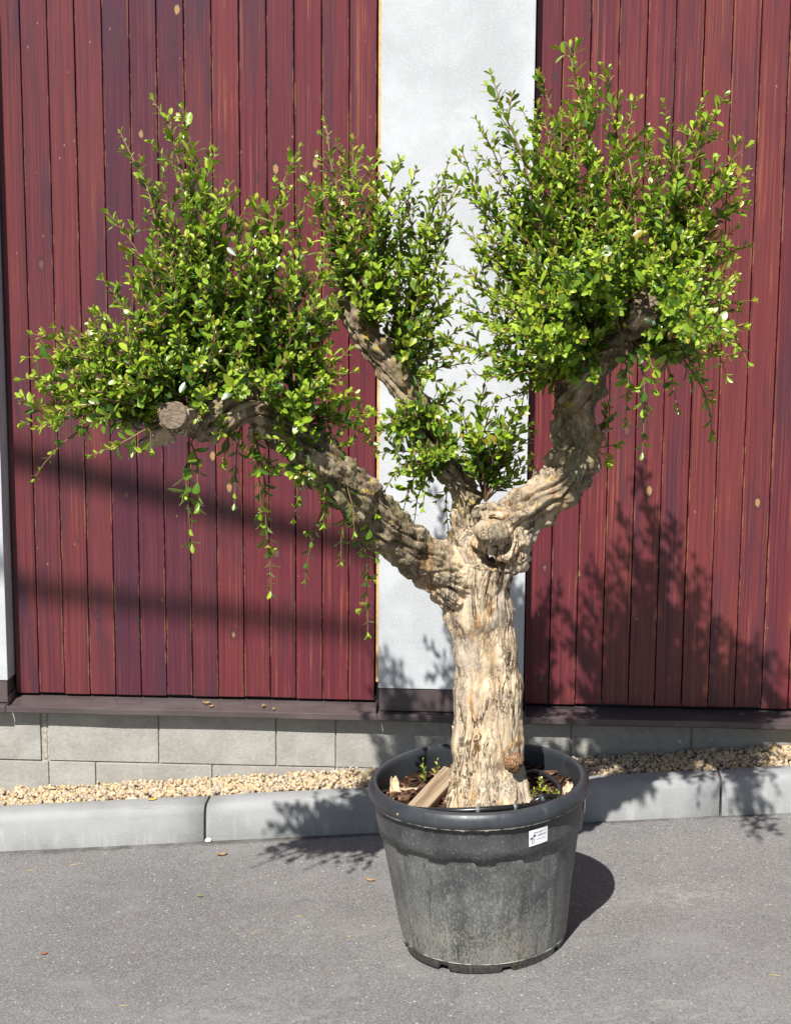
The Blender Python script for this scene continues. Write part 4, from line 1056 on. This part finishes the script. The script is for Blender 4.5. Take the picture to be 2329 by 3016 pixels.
# sawn faces of the pruned stubs
def cut_face(center, normal, r, parent, seed):
    nrm = Vector(normal).normalized(); q = nrm.to_track_quat('Z', 'Y'); V = []; F = []; n = 22
    V.append(Vector((0, 0, .0015)))
    for rr, zz in ((.55, .0025), (.92, .002), (1.0, -.002), (.96, -.012)):
        for k in range(n):
            th = 2*math.pi*k/n; w = 1+.10*nz(Vector((math.cos(th)*1.5, math.sin(th)*1.5, seed))); V.append(Vector((math.cos(th)*r*rr*w, math.sin(th)*r*rr*w, zz+.001*nz(Vector((math.cos(th)*4, rr*4, seed))))))
    for k in range(n): F.append((0, 1+k, 1+(k+1) % n))
    for j in range(3):
        for k in range(n): F.append((1+j*n+k, 1+(j+1)*n+k, 1+(j+1)*n+(k+1) % n, 1+j*n+(k+1) % n))
    o = link('sawn_face', mesh('sawn_face', V, F, M_CUT, False), parent); o.location = Vector(center)+nrm*.012; o.rotation_mode = 'QUATERNION'; o.rotation_quaternion = q
sa = [Vector(p[:3]) for p in STUBS['limb_a'][0]]; cut_face(sa[1], (sa[1]-sa[0])+Vector((0, -.16, .03)), .034, PART['limb_a'], 1)
sa = [Vector(p[:3]) for p in STUBS['limb_a'][1]]; cut_face(sa[1], sa[1]-sa[0], .015, PART['limb_a'], 2)
sa = [Vector(p[:3]) for p in STUBS['limb_c'][0]]; cut_face(sa[1], (sa[1]-sa[0])+Vector((0, -.06, 0)), .035, PART['limb_c'], 4)
sa = [Vector(p[:3]) for p in LIMBS['limb_b'][-2:]]; cut_face(sa[1], (sa[1]-sa[0])+Vector((0, -.02, .0)), .027, PART['limb_b'], 5)

# ---- leaves
def leaf_proto(curl, fold, wr):
    ts = (0, .16, .38, .60, .80, .93, 1.0); ws = (.07, .42, .82, 1.0, .84, .48, .03)
    V = []; mid = []
    for t, w in zip(ts, ws):
        z = -curl*t*t
        for sgn in (-1, 0, 1):
            V.append((t, sgn*w*wr*.5, z+abs(sgn)*w*wr*.5*fold)); mid.append(1.0 if sgn == 0 else 0.0)
    F = []
    for i in range(len(ts)-1):
        F += [(i*3, i*3+3, i*3+4, i*3+1), (i*3+1, i*3+4, i*3+5, i*3+2)]
    # normals up: order so that +Z is the upper face
    return np.array(V), np.array(F)[:, ::-1] if False else np.array(F), np.array(mid)
PROTOS = [leaf_proto(c, f, w) for c, f, w in ((.10, .35, .46), (.25, .25, .50), (-.06, .45, .40), (.32, .15, .52), (.15, .6, .42), (.05, .2, .44))]
BARE = [(Vector(c_), r_) for c_, r_ in BARE0]
LEAVES = []   # (proto, origin, X, Y, Z axes scaled, tint)
def add_leaf(p, d, nrm, L_, tint):
    for c_, r_ in BARE:
        if (p+d.normalized()*L_*.6-c_).length < r_: return
    d = d.normalized(); y = nrm.cross(d)
    if y.length < 1e-4: return
    y.normalize(); z = d.cross(y); LEAVES.append((random.randrange(6), p, d*L_, y*L_, z*L_, tint))
UP = Vector((0, 0, 1)); TOSUN = -LD
def rv(): return Vector((random.gauss(0, 1), random.gauss(0, 1), random.gauss(0, 1)))
def leafy(pts, start, step, size, tint0, tint1, taper=True):
    """opposite leaf pairs along a polyline"""
    d = [0.0]
    for a, b in zip(pts[:-1], pts[1:]): d.append(d[-1]+(b-a).length)
    tot = d[-1]; s = start*tot+random.uniform(0, step); ph = random.uniform(0, 6.28); i = 0
    while s <= tot:
        while i < len(pts)-2 and d[i+1] < s: i += 1
        t = (pts[i+1]-pts[i]); tl = t.length
        if tl < 1e-6: break
        t = t/tl; p = pts[i]+t*(s-d[i]); ax = t.orthogonal().normalized(); f = s/tot
        for k in (0, 1):
            if random.random() < .07: continue
            rad = Quaternion(t, ph+math.pi*k+random.gauss(0, .25)) @ ax
            an = math.radians(random.gauss(44, 12)); dr = t*math.cos(an)+rad*math.sin(an)+UP*.10
            nn = t*math.sin(an)-rad*math.cos(an)+TOSUN*.55+rv()*.22
            L_ = size*min(1.3, random.lognormvariate(0, .18))*(1.08-.5*max(0, f-.55)/.45 if taper else 1)
            tt = tint0+(tint1-tint0)*f+random.gauss(0, .17)
            if random.random() < .012: tt = 1.0
            add_leaf(p, dr, nn, L_, min(1 if tt > .995 else .93, max(0, tt)))
        ph += math.pi/2+random.gauss(0, .2); s += step*random.uniform(.75, 1.3)
    # terminal tuft
    t = (pts[-1]-pts[-2]).normalized()
    for k in range(3):
        rad = Quaternion(t, ph+k*2.1) @ t.orthogonal().normalized(); dr = t+rad*.45
        add_leaf(pts[-1], dr, t*.4-rad+rv()*.2, size*random.uniform(.45, .75), min(.97, max(0, tint1+random.gauss(.08, .1))))
def bez(a, b, c, n): return [a*(1-t)**2+b*2*t*(1-t)+c*t*t for t in [i/n for i in range(n+1)]]
def wobble(pts, amp):
    o = []
    for i, p in enumerate(pts):
        k = min(1, i/2); o.append(p+Vector((nz(p*9+Vector((1, 0, 0))), nz(p*9+Vector((0, 4, 0))), nz(p*9+Vector((0, 0, 8)))))*amp*k)
    return o
SHOOT_N = 0
def shoot(a, b, droop):
    global SHOOT_N; SHOOT_N += 1
    a = Vector(a); b = Vector(b); d = b-a; L_ = d.length
    out = Vector((d.x, d.y, 0))
    if droop: ctrl = a+out*.75+Vector((0, 0, .10*L_))
    else: ctrl = a+d*.5+Vector((0, 0, .10*L_))+rv()*.05*L_ - out*.08
    n = max(5, int(L_/.035)); pts = wobble(bez(a, ctrl, b, n), .014)
    V = []; F = []; TT = []
    r0 = .0016+.0042*min(1, L_/.55); lsz = random.uniform(.78, 1.16)
    def st(pp, ra, rb, tnt):
        rads = [ra+(rb-ra)*i/(len(pp)-1) for i in range(len(pp))]; v, f = tube(pp, rads, 5, False); bb = len(V); V.extend(v); F.extend(tuple(bb+k for k in q) for q in f); TT.extend([tnt]*len(v))
    st(pts, r0, .0012, random.uniform(0, .7))
    hang = droop; vig = random.uniform(-1, 1)
    ts = .10 if L_ > .25 else .18
    leafy(pts, ts if not droop else .12, .020 if not droop else .026, .0315*lsz, .12 if not droop else .25, .74 if not droop else .5)  # inner leaves toned darker to paint shade into the crown, young tips paler
    # side twigs
    acc = 0.0; nxt = .05; ph = random.uniform(0, 6.28)
    for i in range(1, len(pts)):
        seg = pts[i]-pts[i-1]; acc += seg.length
        f = acc/L_
        while acc > nxt and f < .97:
            t = seg.normalized(); p = pts[i]-t*(acc-nxt); ph += 2.3+random.gauss(0, .4)
            rad = Quaternion(t, ph) @ t.orthogonal().normalized(); an = math.radians(random.gauss(37, 9))
            base_l = (.135 if not hang else .055)*(1-f)**.62*(.55+.45*min(1, f/.25))+.018
            l = base_l*(1+.35*vig)*random.uniform(.35, 1.3)*min(1.15, max(.6, L_/.42))
            e = p+(t*math.cos(an)+rad*math.sin(an))*l+UP*.15*l*(0 if hang else 1)
            m = p+(t*math.cos(an)+rad*math.sin(an))*l*.55+rv()*.004
            tw = [p, m, e] if l < .05 else bez(p, m, e, 4)
            st(tw, .0015, .0009, random.uniform(.3, 1))
            leafy(tw, .12, .0170, .0290*lsz, (.08+.34*f)+vig*.08, .50+.34*f)  # twig leaves too: darker tint inside the crown stands in for shade
            nxt += random.uniform(.026, .048) if not hang else random.uniform(.05, .10)
    return tpart('shoot', np_mesh('shoot', np.array([v[:] for v in V]), np.array(F), M_STEM, True, {'tint': TT}))
for i, (a, b) in enumerate(SHOOTS):
    dr = b[2] < a[2]-.06
    shoot(a, b, dr)
    if not dr and i % 7 == 0:                # a shorter companion shoot that fills the inside of the crown
        av, bv = Vector(a), Vector(b); k = random.uniform(.45, .72); L_ = (bv-av).length
        k = random.uniform(.5, .85); c = av+(bv-av)*k+Vector((random.gauss(0, .05), random.gauss(-.03, .06), random.gauss(.0, .04)))
        if L_ > .22: shoot(av+rv()*.012, c, False)

# crown leaves: the 300 that show largest are single leaves, the rest one mass
CP = Vector((1.54, -5.43, 1.53)); rank = []
for i, (p, o, X, Y, Z, t) in enumerate(LEAVES):
    v = (CP-o); dist = v.length; rank.append(X.length*Y.length*abs(Z.normalized().dot(v/dist))/dist**2)
order = np.argsort(-np.array(rank)); single = set()
# prefer leaves standing in front of the mass
for i in order:
    if len(single) >= 300: break
    o = LEAVES[i][1]
    if o.y < -1.12: single.add(int(i))
Vs = []; Fs = []; Ts = []; Ms = []; base = 0
arrO = np.array([l[1][:] for l in LEAVES]); arrX = np.array([l[2][:] for l in LEAVES]); arrY = np.array([l[3][:] for l in LEAVES]); arrZ = np.array([l[4][:] for l in LEAVES]); arrT = np.array([l[5] for l in LEAVES]); arrP = np.array([l[0] for l in LEAVES])
mask = np.ones(len(LEAVES), bool); mask[list(single)] = False
for k, (pv, pf, pm) in enumerate(PROTOS):
    ix = np.where(mask & (arrP == k))[0]; N = len(ix)
    W = arrO[ix][:, None]+pv[None, :, 0:1]*arrX[ix][:, None]+pv[None, :, 1:2]*arrY[ix][:, None]+pv[None, :, 2:3]*arrZ[ix][:, None]
    Vs.append(W.reshape(-1, 3)); Fs.append((pf[None]+(np.arange(N)*len(pv))[:, None, None]).reshape(-1, 4)+base); base += N*len(pv)
    Ts.append(np.repeat(arrT[ix], len(pv))); Ms.append(np.tile(pm, N))
crown = tpart('crown', np_mesh('crown', np.concatenate(Vs), np.concatenate(Fs), M_LEAF, True, {'tint': np.concatenate(Ts), 'mid': np.concatenate(Ms)}), kind='stuff')
TB = (.15, .3, .45, .6, .75, .9); LM = {}
for i in single:
    k, o, X, Y, Z, t = LEAVES[i]; tb = min(range(6), key=lambda j: abs(TB[j]-t))
    if (k, tb) not in LM:
        pv, pf, pm = PROTOS[k]; LM[(k, tb)] = np_mesh('leaf', pv, pf, M_LEAF, True, {'tint': [TB[tb]]*len(pv), 'mid': pm})
    ob = link('leaf', LM[(k, tb)], crown); m4 = Matrix((X, Y, Z)).transposed().to_4x4(); m4.translation = o; ob.matrix_basis = m4
print('leaves', len(LEAVES), 'shoots', SHOOT_N)

# ------------------------------------------------------------------ things lying in the pot
def localpt(x, y, dz=0): return toW((x, y, soil_z(x, y)+dz))
# batten wedged between rim and trunk
pa = toW((-.176, -.165, .420)); pb = toW((-.075, .09, .445)); L_ = (pb-pa).length
me = box_mesh('wooden_batten', L_, .052, .034, M_BATTEN, .002, 1, (0, 0, 0))
bt = link('wooden_batten', me, label='weathered wooden batten wedged against the trunk in the pot', category='batten')
ax = (pb-pa).normalized(); qz = ax.to_track_quat('X', 'Z'); bt.rotation_mode = 'QUATERNION'; bt.rotation_quaternion = qz @ Quaternion((1, 0, 0), math.radians(12)); bt.location = (pa+pb)/2
# drip hose ring
hr = empty('drip_hose', toW((0, -.19, .40)), 'black drip irrigation hose looped around the trunk foot', 'hose')
hp = []
for k in range(0, 41):
    a = math.radians(214+ (k/40)*236); fr = max(0, -math.sin(a)); r = .196+.012*math.sin(a*2)+.034*fr
    x, y = r*1.06*math.cos(a)+.012, r*math.sin(a)-.012
    hp.append(toW((x, y, max(soil_z(x, y)+.010, .404+.062*fr**1.2))))
v, f = tube(hp, [.0085]*len(hp), 12); hb = link('hose_pipe', mesh('hose_pipe', v, f, M_HOSE, True), hr); hb.location = -hr.location
for k in (9, 13):
    d = (hp[k+1]-hp[k]).normalized(); v, f = tube([hp[k]-d*.005, hp[k]+d*.005], [.0096, .0096], 12); b_ = link('tape_band', mesh('tape_band', v, f, M_TAPE, True), hr); b_.location = -hr.location
# folded end with collar
p0 = hp[20]; d = (hp[21]-hp[19]).normalized()
e = [toW((.135, -.125, .420)), toW((.165, -.105, .428)), toW((.205, -.085, .424))]
v, f = tube(e, [.0085, .012, .0085], 12); b_ = link('hose_end', mesh('hose_end', v, f, M_HOSE, True), hr); b_.location = -hr.location
e2 = [q+Vector((.004, .012, .012)) for q in e]; v, f = tube(e2, [.006, .010, .004], 12); b_ = link('hose_end', mesh('hose_end', v, f, M_HOSE, True), hr); b_.location = -hr.location
dd = (e[2]-e[0]).normalized(); cc = e[1]+Vector((.001, .005, .005))
v, f = tube([cc-dd*.005, cc+dd*.005], [.0185, .0185], 14); b_ = link('clamp_collar', mesh('clamp_collar', v, f, M_RIM, True), hr); b_.location = -hr.location
# seedlings
def seedling(x, y, stems, h, label):
    b0 = localpt(x, y); root = empty('seedling', b0, label, 'seedling', 'seedlings in the pot'); 
    for s in range(stems):
        p = Vector((random.uniform(-.016, .016), random.uniform(-.016, .016), -.004)); tip = p+Vector((random.uniform(-.014, .014), random.uniform(-.012, .012), h*random.uniform(.6, 1.1)))
        pts = bez(p, (p+tip)/2+Vector((random.uniform(-.008, .008), 0, 0)), tip, 4); v, f = tube(pts, [.0011, .001, .0009, .0008, .0006], 5, False)
        link('stem', np_mesh('stem', np.array([q[:] for q in v]), np.array(f), M_STEM, True, {'tint': [.6]*len(v)}), root)
        n0 = len(LEAVES); leafy(pts, .15, .012, .0150, .55, .8)
        for k, o, X, Y, Z, t in LEAVES[n0:]:
            tb = min(range(6), key=lambda j: abs(TB[j]-t))
            if (k, tb) not in LM: pv, pf, pm = PROTOS[k]; LM[(k, tb)] = np_mesh('leaf', pv, pf, M_LEAF, True, {'tint': [TB[tb]]*len(pv), 'mid': pm})
            ob = link('leaf', LM[(k, tb)], root); m4 = Matrix((X, Y, Z)).transposed().to_4x4(); m4.translation = o; ob.matrix_basis = m4
        del LEAVES[n0:]
seedling(-.165, .105, 2, .075, 'two-stemmed green seedling sprouting behind the batten in the pot')
seedling(-.118, .125, 1, .070, 'single green seedling sprouting between batten and pot wall')
seedling(.120, -.055, 2, .080, 'leggy seedling growing beside the trunk callus, next to the hose clamp')
seedling(.160, .010, 2, .060, 'seedling growing inside the hose loop behind the clamp')
seedling(.200, -.045, 3, .038, 'low bushy seedling growing beside the shed bark flake')
# shed bark flakes and leaves
def flake(name, loc, L_, W_, curl, rz, mat, label, cat, group=None, tilt=(0, 0), seed=0, thick=.0008):
    V = []; F = []; nx, ny = 8, 4
    for s in (1, -1):
        for i in range(nx+1):
            t = i/nx; w = W_*(.25+.75*math.sin(math.pi*min(1, max(0, .06+t*.9)))**.8)*(1+.25*nz(Vector((t*4, seed, 1))))
            for j in range(ny+1):
                u = j/ny*2-1
                V.append(((t-.5)*L_, u*w*.5+.15*W_*nz(Vector((t*3, seed, 7))), curl*(u*u)*W_*.5+curl*L_*.35*(t-.5)**2*2+.0015*nz(Vector((t*6, u*3, seed)))+s*thick*.5))
    n = (nx+1)*(ny+1)
    for i in range(nx):
        for j in range(ny):
            a = i*(ny+1)+j; F.append((a, a+ny+1, a+ny+2, a+1)); F.append((n+a, n+a+1, n+a+ny+2, n+a+ny+1))
    for i in range(nx):
        a = i*(ny+1); F.append((a, n+a, n+a+ny+1, a+ny+1)); a += ny; F.append((a, a+ny+1, n+a+ny+1, n+a))
    for j in range(ny):
        F.append((j, j+1, n+j+1, n+j)); a = nx*(ny+1)+j; F.append((a, n+a, n+a+1, a+1))
    zmin = min(v[2] for v in V); V = [(x, y, z-zmin) for x, y, z in V]
    o = link(name, mesh(name, V, F, mat, True), label=label, category=cat); o.location = loc; o.rotation_euler = (tilt[0], tilt[1], rz)
    if group: o['group'] = group
    return o
flake('bark_flake', localpt(-.232, .035, .001), .075, .030, .9, 1.9, M_BARKBIT, 'tall curled pale bark flake leaning on the soil by the pot wall', 'bark', None, (.0, -.7), 1)
flake('bark_flake', localpt(-.190, .030, .001), .050, .020, .5, .2, M_BARKBIT, 'flat pale bark flake lying beside the batten in the pot', 'bark', None, (.1, 0), 2)
flake('bark_flake', localpt(.214, -.085, .004), .078, .034, .5, .5, M_BARKBIT, 'broad pale bark flake lying beside the hose clamp', 'bark', None, (.35, -.2), 3)
flake('bark_flake', localpt(.238, .005, .004), .055, .025, .8, 1.2, M_BARKBIT, 'curled bark flake against the pot wall above the side tag', 'bark', None, (.2, -.4), 4)
flake('yellow_leaf', localpt(.120, -.195, .006), .018, .012, .4, .4, M_YLEAF, 'yellow leaf lying under the hose at the front of the rim', 'leaf', None, (.2, 0), 6)
def ground_pt(x, y, dz=.001): return (x, y, gz(x, y)+dz)
GT = math.atan(SLOPE)
flake('dry_leaf', ground_pt(.712, -.459), .034, .013, .9, .1, M_DRY, 'curled brown dry leaf on the asphalt near the kerb joint', 'leaf', None, (0, -GT), 11)
flake('dry_leaf', ground_pt(1.209, -.721), .032, .012, .7, -.5, M_DRY, 'brown dry leaf on the asphalt beside the pot', 'leaf', None, (0, -GT), 12)
flake('green_leaf', ground_pt(.693, -.771), .026, .010, .4, -.6, simple('fallen_green_leaf', (.16, .24, .06), .5), 'fallen green leaf lying on open asphalt', 'leaf', None, (0, -GT), 13)
flake('dry_leaf', ground_pt(.309, -1.117), .018, .010, .6, .3, simple('rust_leaf', (.30, .10, .04), .7), 'small rust coloured leaf scrap on open asphalt', 'leaf', None, (0, -GT), 14)
flake('yellow_leaf', (.4434, -.243, gz(.4434)+.1245), .030, .012, .4, .15, M_YLEAF, 'yellow leaf lying on top of the kerb', 'leaf', None, (0, -GT), 15)
for i, (x, y, rz, L_) in enumerate(((.612, -1.447, .0, .026), (1.02, -.95, .1, .024), (.90, -1.05, .3, .020), (1.18, -1.1, .4, .018), (1.15, -1.32, -.9, .018), (1.05, -1.75, .3, .028), (.24, -.47, .2, .045), (.10, -.50, .1, .03), (1.86, -1.9, .6, .03), (2.3, -1.45, -.4, .03))):
    v, f = tube([(-L_/2, 0, 0), (0, .0012, .0005), (L_/2, 0, 0)], [.0010, .0012, .0007], 6)
    o = link('straw', mesh('straw', v, f, M_STRAW, True), label='short pale straw stalk lying on the asphalt', category='straw', group='straw stalks on the asphalt'); o.location = ground_pt(x, y, .0014); o.rotation_euler = (0, -GT, rz)
def stone(x, y, z, s, mat, label, seed, sq=.7):
    bm = bmesh.new(); bmesh.ops.create_icosphere(bm, subdivisions=3, radius=s)
    for v in bm.verts: v.co = Vector((v.co.x, v.co.y*.8, v.co.z*sq))*(1+.22*nz(v.co.normalized()*1.6+Vector((seed, 0, 0))))
    me = bpy.data.meshes.new('stone'); bm.to_mesh(me); bm.free(); me.materials.append(mat); me.polygons.foreach_set('use_smooth', [True]*len(me.polygons))
    o = link('stone', me, label=label, category='stone'); o.location = (x, y, z); return o
stone(.646, -.338, gz(.646)+.007, .011, M_WHITE, 'small white stone at the foot of the kerb joint', 4)
for i, (x, y, c, lb) in enumerate(((.595, -.045, 1.0, 'curled dry leaf on the brown sill, next to a smaller scrap'), (.616, -.070, .7, 'smaller leaf scrap on the brown sill below the curled one'), (.794, -.060, .9, 'crumpled leaf on the brown sill, nearer the sill front'), (.8314, -.082, .7, 'dark leaf scrap on the lip of the brown sill'))):
    flake('dry_leaf', (x, y, -.0125+(y)*.1+.0008), .024*c, .013*c, 1.1, .6*i, M_DRY, lb, 'leaf', None, (.1, 0), 30+i)

# ------------------------------------------------------------------ two made-up poles, unseen, added so their arms throw slanting shadows on the cladding
def shadow_arm_pole(p, q, r, x_end, label, x_pole=-4.2):
    p = Vector(p); q = Vector(q); d = (q-p)/(q-p).x; a = p+d*(x_pole-p.x); b = p+d*(x_end-p.x)
    z0 = gz(a.x, a.y)-.02; root = empty('shadow_pole', (a.x, a.y, z0), label, 'pole', 'added shadow casting poles out of view')
    h = a.z-z0; v, f = tube([(0, 0, 0), (0, 0, h*.5), (0, 0, h+.12)], [.11, .095, .08], 20); link('mast', mesh('mast', v, f, M_POLE, True), root)
    bp = link('base_plate', box_mesh('base_plate', .34, .34, .04, M_POLE, .006, 1), root); bp.location = (0, 0, .035)
    o0 = Vector((a.x, a.y, z0)); pts = [a-o0+(b-a)*t for t in (0, .3, .6, .9, 1)]
    v, f = tube(pts, [r*1.25, r*1.15, r*1.06, r, r*.9], 14); link('arm', mesh('arm', v, f, M_POLE, True), root)
shadow_arm_pole((-1.297, -4.037, 5.775), (.781, -4.037, 5.249), .033, .02, 'unseen grey steel pole added to cast shadow, with a steeply sloping arm')
shadow_arm_pole((-1.58, -4.969, 6.459), (-.347, -4.969, 6.321), .026, -.33, 'unseen grey steel pole added to cast shadow, with a gently sloping arm, farther from the wall')
